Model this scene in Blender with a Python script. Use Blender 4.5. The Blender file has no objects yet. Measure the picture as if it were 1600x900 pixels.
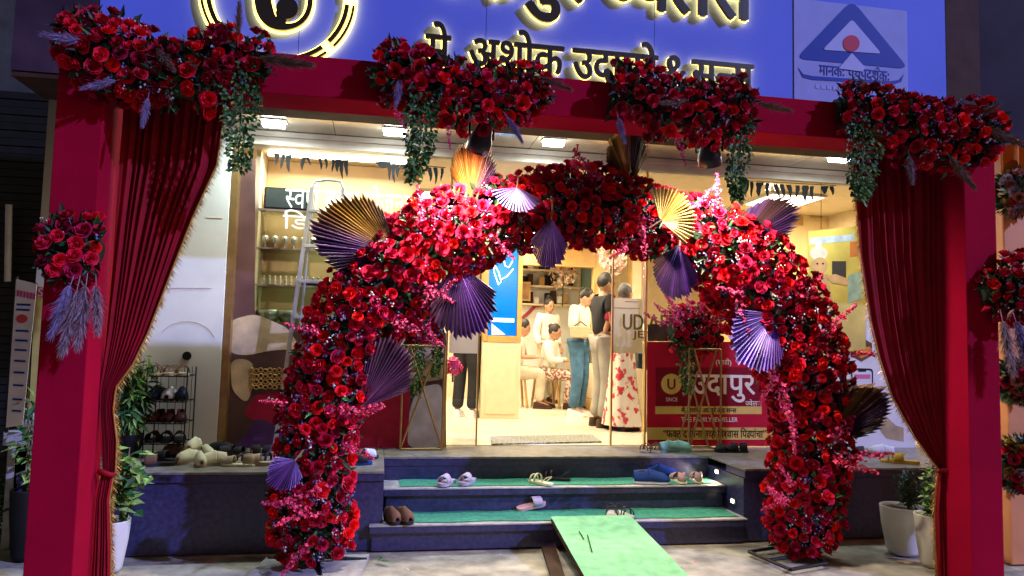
import bpy, bmesh, math, random
from mathutils import Vector, Matrix, Quaternion, noise as mnoise
random.seed(11)
S = bpy.context.scene
COL = S.collection
PI = math.pi
# ---------------------------------------------------------------- camera
CAM = Vector((0, 0, 1.48)); FPX = 1150.0
YAW, PIT, ROL = math.radians(10), math.radians(4.2), math.radians(1.4)
_f = Vector((math.sin(YAW)*math.cos(PIT), math.cos(YAW)*math.cos(PIT), math.sin(PIT)))
_r0 = Vector((math.cos(YAW), -math.sin(YAW), 0)); _u0 = _r0.cross(_f)
_r = _r0*math.cos(ROL) + _u0*math.sin(ROL); _u = -_r0*math.sin(ROL) + _u0*math.cos(ROL)
cam = bpy.data.cameras.new('camera'); cam.sensor_width = 36; cam.lens = FPX/1600*36
cam.clip_start = 0.05; cam.clip_end = 500
camo = bpy.data.objects.new('camera', cam); COL.objects.link(camo)
M3 = Matrix((_r, _u, -_f)).transposed()
camo.matrix_world = Matrix.Translation(CAM) @ M3.to_4x4()
S.camera = camo
def ray(px, py): return _r*((px-800)/FPX) - _u*((py-450)/FPX) + _f
def at(px, py, Y):            # the point on the upright plane Y seen at a place of the photograph
    d = ray(px, py); return CAM + d*(Y/d.y)
def atz(px, py, Z):           # the point on the level plane Z
    d = ray(px, py); return CAM + d*((Z-CAM.z)/d.z)
# ---------------------------------------------------------------- sky, flood, exposure
W = bpy.data.worlds.new('World'); S.world = W; W.use_nodes = True
nt = W.node_tree; bg = nt.nodes['Background']
sky = nt.nodes.new('ShaderNodeTexSky'); sky.sky_type = 'NISHITA'; sky.sun_disc = False
SUN_AZ, SUN_EL = math.radians(129), math.radians(29)      # from the street side, to the right of the gate
sky.sun_elevation = math.radians(4); sky.sun_rotation = SUN_AZ; sky.air_density = 2.0; sky.dust_density = 3.0
nt.links.new(sky.outputs[0], bg.inputs[0]); bg.inputs[1].default_value = 0.085
sl = bpy.data.lights.new('street_flood', 'SUN'); sl.energy = 3.5; sl.angle = math.radians(1.0); sl.color = (0.38, 0.43, 1.0)
so = bpy.data.objects.new('street_flood', sl); COL.objects.link(so)
sd = Vector((math.sin(SUN_AZ)*math.cos(SUN_EL), math.cos(SUN_AZ)*math.cos(SUN_EL), math.sin(SUN_EL)))
so.rotation_euler = sd.to_track_quat('Z', 'Y').to_euler(); so.location = (6, -6, 8)
S.view_settings.view_transform = 'Standard'; S.view_settings.look = 'None'
S.view_settings.exposure = 0.0; S.view_settings.gamma = 1.0
S.cycles.use_denoising = True
S.cycles.max_bounces = 8; S.cycles.transparent_max_bounces = 16
S.cycles.sample_clamp_indirect = 4.0
S.cycles.caustics_reflective = False; S.cycles.caustics_refractive = False
# ---------------------------------------------------------------- materials
def pm(name, col, rough=.6, metal=0., var=.12, scale=8., bump=0., bscale=60., emit=None, es=0., spec=.5, sheen=0., coat=0., objvar=0., sub=None, rep=None):
    m = bpy.data.materials.new(name); m.use_nodes = True; t = m.node_tree; L = t.links; N = t.nodes
    b = N['Principled BSDF']; b.inputs['Roughness'].default_value = rough; b.inputs['Metallic'].default_value = metal
    b.inputs['Specular IOR Level'].default_value = spec
    if sheen: b.inputs['Sheen Weight'].default_value = sheen; b.inputs['Sheen Tint'].default_value = (*col[:3], 1)
    if coat: b.inputs['Coat Weight'].default_value = coat
    b.inputs['Base Color'].default_value = (*col[:3], 1)
    src = None
    if var or objvar:
        tc = N.new('ShaderNodeTexCoord'); hs = N.new('ShaderNodeHueSaturation'); hs.inputs['Color'].default_value = (*col[:3], 1)
        if var:
            nz = N.new('ShaderNodeTexNoise'); nz.inputs['Scale'].default_value = scale; nz.inputs['Detail'].default_value = 6
            mr = N.new('ShaderNodeMapRange'); mr.inputs[1].default_value = .3; mr.inputs[2].default_value = .7
            mr.inputs[3].default_value = 1-var; mr.inputs[4].default_value = 1+var
            L.new(tc.outputs['Object'], nz.inputs['Vector']); L.new(nz.outputs['Fac'], mr.inputs[0]); src = mr.outputs[0]
        if objvar:
            oi = N.new('ShaderNodeObjectInfo'); at_ = N.new('ShaderNodeAttribute'); at_.attribute_name = 'tint'
            ad = N.new('ShaderNodeMath'); ad.operation = 'ADD'; fr = N.new('ShaderNodeMath'); fr.operation = 'FRACT'
            L.new(oi.outputs['Random'], ad.inputs[0]); L.new(at_.outputs['Fac'], ad.inputs[1]); L.new(ad.outputs[0], fr.inputs[0])
            m2 = N.new('ShaderNodeMapRange'); m2.inputs[3].default_value = 1-objvar; m2.inputs[4].default_value = 1+objvar*.5
            L.new(fr.outputs[0], m2.inputs[0])
            m3 = N.new('ShaderNodeMapRange'); m3.inputs[3].default_value = .488; m3.inputs[4].default_value = .504
            L.new(fr.outputs[0], m3.inputs[0]); L.new(m3.outputs[0], hs.inputs['Hue'])
            if src:
                mm = N.new('ShaderNodeMath'); mm.operation = 'MULTIPLY'; L.new(src, mm.inputs[0]); L.new(m2.outputs[0], mm.inputs[1]); src = mm.outputs[0]
            else: src = m2.outputs[0]
        L.new(src, hs.inputs['Value']); L.new(hs.outputs[0], b.inputs['Base Color'])
    if bump:
        tc2 = N.new('ShaderNodeTexCoord'); n2 = N.new('ShaderNodeTexNoise'); n2.inputs['Scale'].default_value = bscale; n2.inputs['Detail'].default_value = 8
        bp = N.new('ShaderNodeBump'); bp.inputs['Strength'].default_value = bump; bp.inputs['Distance'].default_value = .01
        L.new(tc2.outputs['Object'], n2.inputs['Vector']); L.new(n2.outputs['Fac'], bp.inputs['Height']); L.new(bp.outputs[0], b.inputs['Normal'])
    if emit:
        b.inputs['Emission Color'].default_value = (*emit, 1); b.inputs['Emission Strength'].default_value = es
    if sub: b.inputs['Subsurface Weight'].default_value = sub; b.inputs['Subsurface Radius'].default_value = (.02, .008, .004)
    return m
def glassm(name, tint=(1, 1, 1), refl=1.45, rough=0.0, film=0.0):
    m = bpy.data.materials.new(name); m.use_nodes = True; t = m.node_tree; N = t.nodes; L = t.links
    for n in list(N): N.remove(n)
    o = N.new('ShaderNodeOutputMaterial'); tr = N.new('ShaderNodeBsdfTransparent'); gl = N.new('ShaderNodeBsdfGlossy'); mx = N.new('ShaderNodeMixShader'); fr = N.new('ShaderNodeFresnel')
    tr.inputs[0].default_value = (*tint, 1); gl.inputs['Roughness'].default_value = rough; fr.inputs[0].default_value = refl
    L.new(fr.outputs[0], mx.inputs[0]); L.new(tr.outputs[0], mx.inputs[1]); L.new(gl.outputs[0], mx.inputs[2])
    if film:
        df = N.new('ShaderNodeBsdfDiffuse'); m2 = N.new('ShaderNodeMixShader'); m2.inputs[0].default_value = film
        L.new(mx.outputs[0], m2.inputs[1]); L.new(df.outputs[0], m2.inputs[2]); L.new(m2.outputs[0], o.inputs[0])
    else: L.new(mx.outputs[0], o.inputs[0])
    return m
def mixm(name, c1, c2, scale, lo=.45, hi=.55, rough=.7, bump=.15, bscale=40., kind='noise', detail=8, rlo=None, stretch=(1, 1, 1), sheen=0):
    m = bpy.data.materials.new(name); m.use_nodes = True; t = m.node_tree; N = t.nodes; L = t.links; b = N['Principled BSDF']
    tc = N.new('ShaderNodeTexCoord'); mp = N.new('ShaderNodeMapping'); mp.inputs['Scale'].default_value = stretch
    L.new(tc.outputs['Object'], mp.inputs['Vector'])
    if kind == 'noise': nz = N.new('ShaderNodeTexNoise'); nz.inputs['Scale'].default_value = scale; nz.inputs['Detail'].default_value = detail; out = nz.outputs['Fac']
    elif kind == 'voronoi': nz = N.new('ShaderNodeTexVoronoi'); nz.inputs['Scale'].default_value = scale; out = nz.outputs['Distance']
    else: nz = N.new('ShaderNodeTexWave'); nz.inputs['Scale'].default_value = scale; nz.inputs['Distortion'].default_value = 3; nz.inputs['Detail'].default_value = 4; out = nz.outputs['Fac']
    L.new(mp.outputs[0], nz.inputs['Vector'])
    cr = N.new('ShaderNodeValToRGB'); cr.color_ramp.elements[0].position = lo; cr.color_ramp.elements[1].position = hi
    cr.color_ramp.elements[0].color = (*c1, 1); cr.color_ramp.elements[1].color = (*c2, 1)
    L.new(out, cr.inputs[0]); L.new(cr.outputs[0], b.inputs['Base Color'])
    b.inputs['Roughness'].default_value = rough
    if sheen: b.inputs['Sheen Weight'].default_value = sheen
    if rlo is not None:
        mr = N.new('ShaderNodeMapRange'); mr.inputs[3].default_value = rlo; mr.inputs[4].default_value = rough
        L.new(out, mr.inputs[0]); L.new(mr.outputs[0], b.inputs['Roughness'])
    if bump:
        n2 = N.new('ShaderNodeTexNoise'); n2.inputs['Scale'].default_value = bscale; n2.inputs['Detail'].default_value = 8
        bp = N.new('ShaderNodeBump'); bp.inputs['Strength'].default_value = bump; bp.inputs['Distance'].default_value = .01
        L.new(tc.outputs['Object'], n2.inputs['Vector']); L.new(n2.outputs['Fac'], bp.inputs['Height']); L.new(bp.outputs[0], b.inputs['Normal'])
    return m
def filmm(name, col, tr=.6):
    m = bpy.data.materials.new(name); m.use_nodes = True; t = m.node_tree; N = t.nodes; L = t.links
    for n in list(N): N.remove(n)
    o = N.new('ShaderNodeOutputMaterial'); d = N.new('ShaderNodeBsdfDiffuse'); r = N.new('ShaderNodeBsdfTranslucent'); mx = N.new('ShaderNodeMixShader'); mx.inputs[0].default_value = tr
    d.inputs[0].default_value = (*col, 1); r.inputs[0].default_value = (*col, 1); L.new(d.outputs[0], mx.inputs[1]); L.new(r.outputs[0], mx.inputs[2]); L.new(mx.outputs[0], o.inputs[0]); return m
MT = {}
MT['rose_red'] = pm('rose_red', (.82, .007, .02), .8, var=.15, scale=30, objvar=.4, spec=.25)
MT['rose_dark'] = pm('rose_dark', (.5, .005, .022), .8, var=.15, scale=30, objvar=.4, spec=.25)
MT['rose_crimson'] = pm('rose_crimson', (.76, .012, .06), .8, var=.15, scale=30, objvar=.4, spec=.25)
MT['pink'] = pm('pink_blossom', (.75, .05, .17), .6, var=.3, scale=25, objvar=.35)
MT['leaf_dark'] = pm('leaf_dark', (.018, .035, .016), .55, var=.5, scale=20)
MT['leaf_green'] = pm('leaf_green', (.03, .13, .035), .5, var=.5, scale=25)
MT['leaf_light'] = pm('leaf_light', (.2, .36, .08), .5, var=.35, scale=25)
MT['bud'] = pm('white_bud', (.6, .62, .72), .6, var=.2)
MT['bud_blue'] = pm('blue_bud', (.16, .18, .42), .6, var=.3)
MT['plume'] = pm('plume', (.3, .2, .24), .9, var=.3, scale=30)
MT['plume_brown'] = pm('plume_brown', (.22, .13, .09), .9, var=.3, scale=30)
MT['gate_red'] = pm('gate_red', (.34, .002, .026), .95, var=.1, scale=3, bump=.12, bscale=220, spec=.08)
MT['curtain'] = pm('curtain_red', (.29, .004, .016), .75, var=.2, scale=6, bump=.1, bscale=300, spec=.2)
MT['gold_fringe'] = pm('gold_fringe', (.55, .32, .07), .45, metal=.35, var=.3, scale=60)
MT['gold'] = pm('gold', (.75, .5, .16), .3, metal=.9, var=.1)
MT['brass'] = pm('brass', (.45, .3, .12), .4, metal=.8, var=.2)
MT['alu'] = pm('aluminium', (.62, .66, .66), .35, metal=.7, var=.1)
MT['black'] = pm('black', (.01, .01, .011), .7, var=.2, spec=.15)
MT['black_metal'] = pm('black_metal', (.02, .02, .022), .4, metal=.5, var=.2)
MT['white'] = pm('white', (.78, .78, .76), .5, var=.05)
MT['cream'] = pm('cream', (.72, .62, .44), .5, var=.06)
MT['cream_dark'] = pm('cream_dark', (.5, .4, .25), .5, var=.1)
MT['yellow_wall'] = pm('yellow_wall', (.62, .45, .18), .55, var=.1, scale=3)
MT['wood_gold'] = pm('golden_wood', (.5, .3, .09), .4, var=.2, scale=5)
MT['wood'] = pm('brown_wood', (.055, .028, .02), .7, var=.3, scale=6, bump=.15, spec=.12)
MT['shopfloor'] = mixm('shop_floor_tile', (.66, .6, .48), (.74, .68, .56), 1.3, .35, .65, rough=.25, bump=0)
MT['granite'] = mixm('dark_granite', (.026, .025, .075), (.055, .052, .15), 30, .35, .7, rough=.35, bump=.05)
MT['granite_top'] = mixm('granite_top', (.14, .13, .12), (.3, .28, .25), 14, .3, .7, rough=.4, bump=.05, detail=10)
MT['granite_edge'] = mixm('granite_edge', (.3, .29, .3), (.5, .48, .48), 18, .3, .7, rough=.5, bump=.05)
MT['turf'] = pm('green_carpet', (.05, .3, .2), .95, var=.3, scale=40, bump=.5, bscale=400)
MT['turf_light'] = pm('light_green_carpet', (.26, .62, .28), .95, var=.2, scale=12, bump=.5, bscale=300)
MT['street'] = mixm('street_concrete', (.2, .185, .155), (.5, .45, .36), 4.5, .36, .66, rough=.85, bump=.5, bscale=30, detail=12)
MT['sign_blue'] = pm('sign_blue', (.13, .205, .78), .6, var=.06, scale=1.2, spec=.12)
MT['halo'] = pm('led_halo', (1, .8, .25), .5, var=0, emit=(1, .6, .08), es=9)
MT['letter_black'] = pm('letter_black', (.02, .016, .012), .35, var=0)
MT['steel_grey'] = pm('grey_beam', (.62, .57, .49), .5, var=.2, scale=4)
MT['soffit'] = mixm('glossy_soffit', (.66, .58, .46), (.82, .74, .6), 3, .3, .7, rough=.16, bump=.1, bscale=7)
MT['soffit'].node_tree.nodes['Principled BSDF'].inputs['Metallic'].default_value = .7
MT['lamp_white'] = pm('lamp_white', (1, 1, 1), .5, var=0, emit=(.9, 1, .97), es=30)
MT['lamp_warm'] = pm('lamp_warm', (1, 1, 1), .5, var=0, emit=(1, .86, .62), es=12)
MT['glass'] = glassm('window_glass')
MT['glass_shelf'] = glassm('shelf_glass', (.85, .95, .92))
MT['skin'] = pm('skin', (.42, .22, .13), .55, var=.08, sub=.1)
MT['skin_light'] = pm('skin_light', (.55, .32, .21), .55, var=.08, sub=.1)
MT['hair'] = pm('hair', (.012, .009, .008), .5, var=.3, scale=60, bump=.5, bscale=200)
MT['hair_grey'] = pm('grey_hair', (.12, .11, .105), .6, var=.4, scale=60, bump=.5, bscale=200)
def flat(name, c, rough=.5, var=.03, spec=.15, **k):
    if name not in MT: MT[name] = pm(name, c, rough, var=var, spec=spec, **k)
    return MT[name]
# ---------------------------------------------------------------- mesh helpers
class MB:
    def __init__(s): s.v = []; s.f = []; s.m = []; s.sm = []; s.tint = None
    def add(s, vs, fs, mi=0, smooth=False):
        o = len(s.v); s.v += [tuple(v) for v in vs]
        for f in fs: s.f.append(tuple(i+o for i in f)); s.m.append(mi); s.sm.append(smooth)
        return o
    def box(s, x0, x1, y0, y1, z0, z1, mi=0):
        v = [(x0, y0, z0), (x1, y0, z0), (x1, y1, z0), (x0, y1, z0), (x0, y0, z1), (x1, y0, z1), (x1, y1, z1), (x0, y1, z1)]
        s.add(v, [(0, 3, 2, 1), (4, 5, 6, 7), (0, 1, 5, 4), (1, 2, 6, 5), (2, 3, 7, 6), (3, 0, 4, 7)], mi)
    def obox(s, c, ax, ay, az, mi=0):       # box from a centre and three half-axis vectors
        c, ax, ay, az = map(Vector, (c, ax, ay, az)); v = []
        for k in (-1, 1):
            for i, j in ((-1, -1), (1, -1), (1, 1), (-1, 1)): v.append(c+ax*i+ay*j+az*k)
        s.add(v, [(0, 3, 2, 1), (4, 5, 6, 7), (0, 1, 5, 4), (1, 2, 6, 5), (2, 3, 7, 6), (3, 0, 4, 7)], mi)
    def tube(s, pts, r, n=8, mi=0, cap=True, smooth=True):
        pts = [Vector(p) for p in pts]; rs = r if isinstance(r, (list, tuple)) else [r]*len(pts); vs = []; prev = None
        for i, p in enumerate(pts):
            d = (pts[min(i+1, len(pts)-1)] - pts[max(i-1, 0)]).normalized()
            if prev is None: a = d.orthogonal().normalized()
            else: a = (prev - d*prev.dot(d)); a = a.normalized() if a.length > 1e-6 else d.orthogonal().normalized()
            prev = a; b = d.cross(a)
            for k in range(n): t = 2*PI*k/n; vs.append(p + (a*math.cos(t) + b*math.sin(t))*rs[i])
        fs = [(i*n+k, i*n+(k+1) % n, (i+1)*n+(k+1) % n, (i+1)*n+k) for i in range(len(pts)-1) for k in range(n)]
        s.add(vs, fs, mi, smooth)
        if cap: s.add(vs[:n], [tuple(range(n))[::-1]], mi); s.add(vs[-n:], [tuple(range(n))], mi)
    def lathe(s, prof, c=(0, 0, 0), n=20, mi=0, smooth=True, sx=1, sy=1, fn=None):
        vs = []
        for r, z in prof:
            for k in range(n):
                t = 2*PI*k/n; rr = r*(fn(t) if fn else 1); vs.append((c[0]+rr*math.cos(t)*sx, c[1]+rr*math.sin(t)*sy, c[2]+z))
        s.add(vs, [(i*n+k, i*n+(k+1) % n, (i+1)*n+(k+1) % n, (i+1)*n+k) for i in range(len(prof)-1) for k in range(n)], mi, smooth)
    def ell(s, c, r, n=12, m=8, mi=0, M=None):
        vs = []; c = Vector(c)
        for i in range(m+1):
            a = PI*i/m
            for k in range(n):
                t = 2*PI*k/n; p = Vector((r[0]*math.sin(a)*math.cos(t), r[1]*math.sin(a)*math.sin(t), r[2]*math.cos(a)))
                vs.append(c + (M @ p if M else p))
        s.add(vs, [(i*n+k, i*n+(k+1) % n, (i+1)*n+(k+1) % n, (i+1)*n+k) for i in range(m) for k in range(n)], mi, True)
    def prism(s, poly, y0, y1, mi=0):       # polygon in X,Z pushed along Y
        n = len(poly); vs = [(p[0], y0, p[1]) for p in poly] + [(p[0], y1, p[1]) for p in poly]
        s.add(vs, [tuple(range(n)), tuple(range(2*n-1, n-1, -1))] + [(i, i+n, (i+1) % n+n, (i+1) % n) for i in range(n)], mi)
    def grid(s, rows, mi=0, smooth=True):
        n = len(rows[0]); vs = [p for r in rows for p in r]
        s.add(vs, [(i*n+k, i*n+k+1, (i+1)*n+k+1, (i+1)*n+k) for i in range(len(rows)-1) for k in range(n-1)], mi, smooth)
    def mesh(s, name, mats, org=None):
        me = bpy.data.meshes.new(name); o = org or Vector((0, 0, 0))
        me.from_pydata([(v[0]-o[0], v[1]-o[1], v[2]-o[2]) for v in s.v], [], s.f)
        for mt in (mats if isinstance(mats, (list, tuple)) else [mats]): me.materials.append(MT[mt] if isinstance(mt, str) else mt)
        me.polygons.foreach_set('material_index', s.m); me.polygons.foreach_set('use_smooth', s.sm)
        if s.tint:
            a = me.attributes.new('tint', 'FLOAT', 'POINT'); a.data.foreach_set('value', s.tint)
        me.update(); return me
    def build(s, name, mats, parent=None, bevel=0):
        org = parent_loc(parent) if parent else None
        o = bpy.data.objects.new(name, s.mesh(name, mats, org)); COL.objects.link(o)
        if parent: o.parent = parent
        if bevel:
            b = o.modifiers.new('bevel', 'BEVEL'); b.width = bevel; b.segments = 2; b.limit_method = 'ANGLE'
        return o
def parent_loc(o):
    v = Vector((0, 0, 0))
    while o: v = v + Vector(o.location); o = o.parent
    return v
def tag(o, label=None, cat=None, group=None, kind=None):
    for k, v in (('label', label), ('category', cat), ('group', group), ('kind', kind)):
        if v: o[k] = v
    return o
def thing(name, label, cat, loc=(0, 0, 0), group=None):
    o = bpy.data.objects.new(name, None); COL.objects.link(o); o.location = loc; o.empty_display_size = .1
    return tag(o, label, cat, group)
def link(name, me, parent=None, loc=(0, 0, 0), M=None):
    o = bpy.data.objects.new(name, me); COL.objects.link(o)
    if parent: o.parent = parent
    if M is not None: o.matrix_basis = M
    else: o.location = loc
    return o
def boxpart(name, mat, parent, x0, x1, y0, y1, z0, z1, bevel=0):
    b = MB(); b.box(x0, x1, y0, y1, z0, z1); return b.build(name, mat, parent, bevel)
# ---------------------------------------------------------------- lettering
def _glyph(s):
    c = bpy.data.curves.new('t', 'FONT'); c.body = s; c.resolution_u = 3
    o = bpy.data.objects.new('t', c); COL.objects.link(o)
    dg = bpy.context.evaluated_depsgraph_get(); dg.update()
    me = bpy.data.meshes.new_from_object(o.evaluated_get(dg)); bpy.data.objects.remove(o); bpy.data.curves.remove(c)
    return me
def run(tokens):
    """tokens: str | ('half', ch) | ('reph',) | ('space', w) -> (verts2d, faces)"""
    V = []; Fc = []; x = 0; hl = .66
    for tk in tokens:
        if isinstance(tk, tuple) and tk[0] == 'space': x += tk[1]; continue
        if isinstance(tk, tuple) and tk[0] == 'reph':
            pts = [(x-.16+.16*math.cos(a), .72+.12*math.sin(a)) for a in [i*PI/6 for i in range(-1, 7)]]
            o = len(V)
            for i, p in enumerate(pts):
                V.append((p[0], p[1])); V.append((p[0]+.01, p[1]-.07))
            for i in range(len(pts)-1): Fc.append((o+2*i, o+2*i+1, o+2*i+3, o+2*i+2))
            continue
        half = isinstance(tk, tuple)
        me = _glyph(tk[1] if half else tk); bm = bmesh.new(); bm.from_mesh(me); bpy.data.meshes.remove(me)
        if not bm.verts: bm.free(); x += .3; continue
        x0 = min(v.co.x for v in bm.verts); x1 = max(v.co.x for v in bm.verts)
        if half:
            cut = x0+(x1-x0)*.66
            bmesh.ops.bisect_plane(bm, geom=bm.verts[:]+bm.edges[:]+bm.faces[:], plane_co=(cut, 0, 0), plane_no=(1, 0, 0), clear_outer=True)
            x1 = cut
        bm.verts.ensure_lookup_table(); o = len(V); bm.verts.index_update()
        for v in bm.verts: V.append((v.co.x-x0+x, v.co.y))
        for f in bm.faces: Fc.append(tuple(v.index+o for v in f.verts))
        x += x1-x0; bm.free()
    return V, Fc
def text_part(name, tokens, mat, parent, x0, x1, z0, z1, y, dx=None, depth=0., bold=0., slope=0.):
    """lettering on an upright plane y, fitted to x0..x1, z0..z1 (world)"""
    if isinstance(tokens, str): tokens = [tokens]
    V, Fc = run(tokens); ax = min(v[0] for v in V); bx = max(v[0] for v in V); az = min(v[1] for v in V); bz = max(v[1] for v in V)
    sx = (x1-x0)/(bx-ax); sz = (z1-z0)/(bz-az); b = MB()
    offs = [(0, 0)] if not bold else [(-bold, 0), (bold, 0), (0, bold*.7), (0, -bold*.7)]
    for k, (ox, oz) in enumerate(offs):
        P = [(x0+(v[0]-ax)*sx+ox, y-k*.0004, z0+(v[1]-az)*sz+oz) for v in V]
        b.add(P, Fc)
        if depth:
            from collections import Counter
            ed = {}
            for f in Fc:
                for i in range(len(f)):
                    e = (f[i], f[(i+1) % len(f)]); key = (min(e), max(e)); ed.setdefault(key, []).append(e)
            q = [(p[0], p[1]+depth, p[2]) for p in P]; o = len(b.v); b.v += P + q; n = len(P)
            for key, es in ed.items():
                if len(es) == 1:
                    i, j = es[0]; b.f.append((o+j, o+i, o+i+n, o+j+n)); b.m.append(0); b.sm.append(False)
    return b.build(name, mat, parent)
# ================================================================ setting: street, plinth, shop
def rect(px0, py0, px1, py1, Y):
    mx, my = (px0+px1)/2, (py0+py1)/2
    return at(px0, my, Y).x, at(px1, my, Y).x, at(mx, py1, Y).z, at(mx, py0, Y).z
def pp(pts, Y): return [(at(x, y, Y).x, at(x, y, Y).z) for x, y in pts]
PZ, PY, GY, SY, GATE = .55, 5.37, 6.5, 5.2, 4.2
b = MB()
nx, ny = 70, 60
rows = []
for j in range(ny+1):
    y = -6 + 60*(j/ny)**1.7; row = []
    for i in range(nx+1):
        x = -30+60*i/nx; d = 0.012*mnoise.noise(Vector((x*1.3, y*1.3, 0))) if 1 < y < 5.3 else 0
        row.append((x, y, -.012+d))
    rows.append(row)
b.grid(rows); tag(b.build('street', 'street'), kind='structure')
# pavement slab edge beside the left foot of the arch
t = thing('pavement_slab', 'worn concrete slab lying flush below the left foot of the flower arch', 'slab', at(505, 890, 4.75))
t.location.z = 0
c0, c1, c2, c3 = [atz(x, y, .02) for x, y in ((420, 868), (577, 866), (560, 905), (380, 905))]
b = MB(); b.add([(p.x, p.y, z) for z in (-.01, .022) for p in (c3, c2, c1, c0)], [(4, 5, 6, 7), (0, 1, 5, 4), (1, 2, 6, 5), (2, 3, 7, 6), (3, 0, 4, 7)])
b.build('slab', 'granite_edge', t)
# plinth blocks
SX0, SX1 = .06, 2.80
pl = thing('shop_plinth', 'dark granite plinth with grey stone top carrying the shopfront', 'plinth', (1.4, PY, 0))
for x0, x1 in ((-2.3, SX0), (SX1, 5.6)):
    boxpart('block', 'granite', pl, x0, x1, PY, 7.2, 0, PZ-.075)
    boxpart('fascia_slab', 'granite', pl, x0, x1 if x1 < 1 else x1, PY-.02, PY+.3, PZ-.07, PZ-.02, .004)
    boxpart('top_slab', 'granite_top', pl, x0, x1, PY-.025, GY+.1, PZ-.018, PZ, .003)
boxpart('top_slab', 'granite_top', pl, SX0+.003, SX1-.003, 5.99, GY+.1, PZ-.019, PZ-.001, .003)
boxpart('block', 'granite', pl, SX0+.003, SX1-.003, 6.02, 7.2, 0, PZ-.022)
st = thing('entrance_steps', 'black granite steps with green carpet strips leading up to the shop door', 'steps', (1.4, 5.35, 0))
for z, y0, y1, xl in ((.183, 5.31, 5.75, -.03), (.367, 5.66, 6.10, SX0+.004)):
    xr = SX1-.004 if xl > 0 else SX1+.0
    boxpart('riser', 'granite', st, xl+.02, xr-.01, y0+.035, y1, z-.183 if z < .2 else z-.18, z-.06)
    boxpart('nosing', 'granite', st, xl, xr, y0, y0+.30, z-.058, z-.012, .004)
    boxpart('tread', 'granite_edge', st, xl, xr, y0-.006, y1, z-.011, z, .002)
    b = MB(); n = 40
    r1 = [(xl+.12+(xr-xl-.16)*i/n, y0+.05+.012*math.sin(i*.7), z+.005) for i in range(n+1)]; r2 = [(p[0], y1-.06, z+.005+.003*math.sin(i*.9)) for i, p in enumerate(r1)]
    b.grid([r1, r2]); cp = b.build('carpet_strip', 'turf', st)
boxpart('riser', 'granite', st, SX0+.004, SX1-.004, 6.0, 6.015, .37, PZ-.075)
boxpart('nosing', 'granite', st, SX0+.004, SX1-.004, 5.992, 6.015, PZ-.073, PZ-.022)
for (x, y, z) in ((SX1-.005, 5.80, .45), (SX1-.005, 5.52, .27)):
    lt = thing('step_light', 'small lit recessed step light in the cheek wall, ' + ('upper tread' if z > .4 else 'lower tread'), 'step light', (x, y, z))
    b = MB(); b.box(x-.012, x, y-.03, y+.03, z-.02, z+.02); b.build('bezel', 'alu', lt)
    b = MB(); b.box(x-.016, x-.0125, y-.02, y+.02, z-.012, z+.012); b.build('diffuser', 'lamp_warm', lt)
    if z > .4:
        l = bpy.data.lights.new('step_glow', 'SPOT'); l.energy = 6; l.color = (1, .8, .5); l.spot_size = 2.4; l.shadow_soft_size = .03
        o = bpy.data.objects.new('step_glow', l); COL.objects.link(o); o.parent = lt; o.location = (-.03, 0, 0); o.rotation_euler = (0, math.radians(50), 0)
# ramp board
r0, r1 = atz(860, 813, .19), atz(985, 812, .19)
e0, e1 = at(897, 950, 3.95), at(1056, 950, 3.95)
rt = thing('ramp_board', 'light green carpeted wooden ramp board leaning on the lowest step', 'ramp', ((r0.x+r1.x)/2, 4.6, 0))
A = Vector((r0.x, 5.33, .200)); Bv = Vector((r1.x, 5.33, .200)); C = Vector((r1.x+.04, 4.05, .03)); D = Vector((r0.x-.02, 4.05, .03))
b = MB(); up = Vector((0, 0, .02))
rows = []
for j in range(13):
    tt = j/12; l, r = A.lerp(D, tt), Bv.lerp(C, tt)
    rows.append([l.lerp(r, i/8)+up+Vector((0, 0, .004*mnoise.noise(Vector((i*.7, j*.6, 3))))) for i in range(9)])
b.grid(rows); b.build('carpet', 'turf_light', rt)
b = MB(); b.add([A, Bv, C, D, A-up, Bv-up, C-up, D-up], [(0, 1, 2, 3), (7, 6, 5, 4), (0, 4, 5, 1), (1, 5, 6, 2), (2, 6, 7, 3), (3, 7, 4, 0)]); b.build('board', 'wood', rt)
for k in range(2):
    b = MB(); px, py = ((905, 832), (918, 838))[k]
    def onr(px, py):
        d = ray(px, py); n = (Bv-A).cross(D-A).normalized(); q = CAM + d*((A+up-CAM).dot(n)/d.dot(n)); return q+Vector((0, 0, .007))
    b.tube([onr(px, py), onr(px+7, py+12+k*14)], .004, 5); b.build('slit', 'black', rt)
# flat dark sheet painting the shade of the drain slot beside the ramp
t = thing('drain_slot_sheet', 'flat dark sheet painted as the shaded drain slot beside the ramp', 'board', atz(870, 880, 0))
b = MB(); q = [atz(x, y, .012) for x, y in ((846, 853), (868, 853), (884, 905), (862, 905))]; b.add([(p.x, p.y, z) for z in (-.005, .014) for p in q], [(4, 7, 6, 5), (0, 1, 5, 4), (1, 2, 6, 5), (2, 3, 7, 6), (3, 0, 4, 7)]); b.build('board', 'wood', t)
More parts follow.
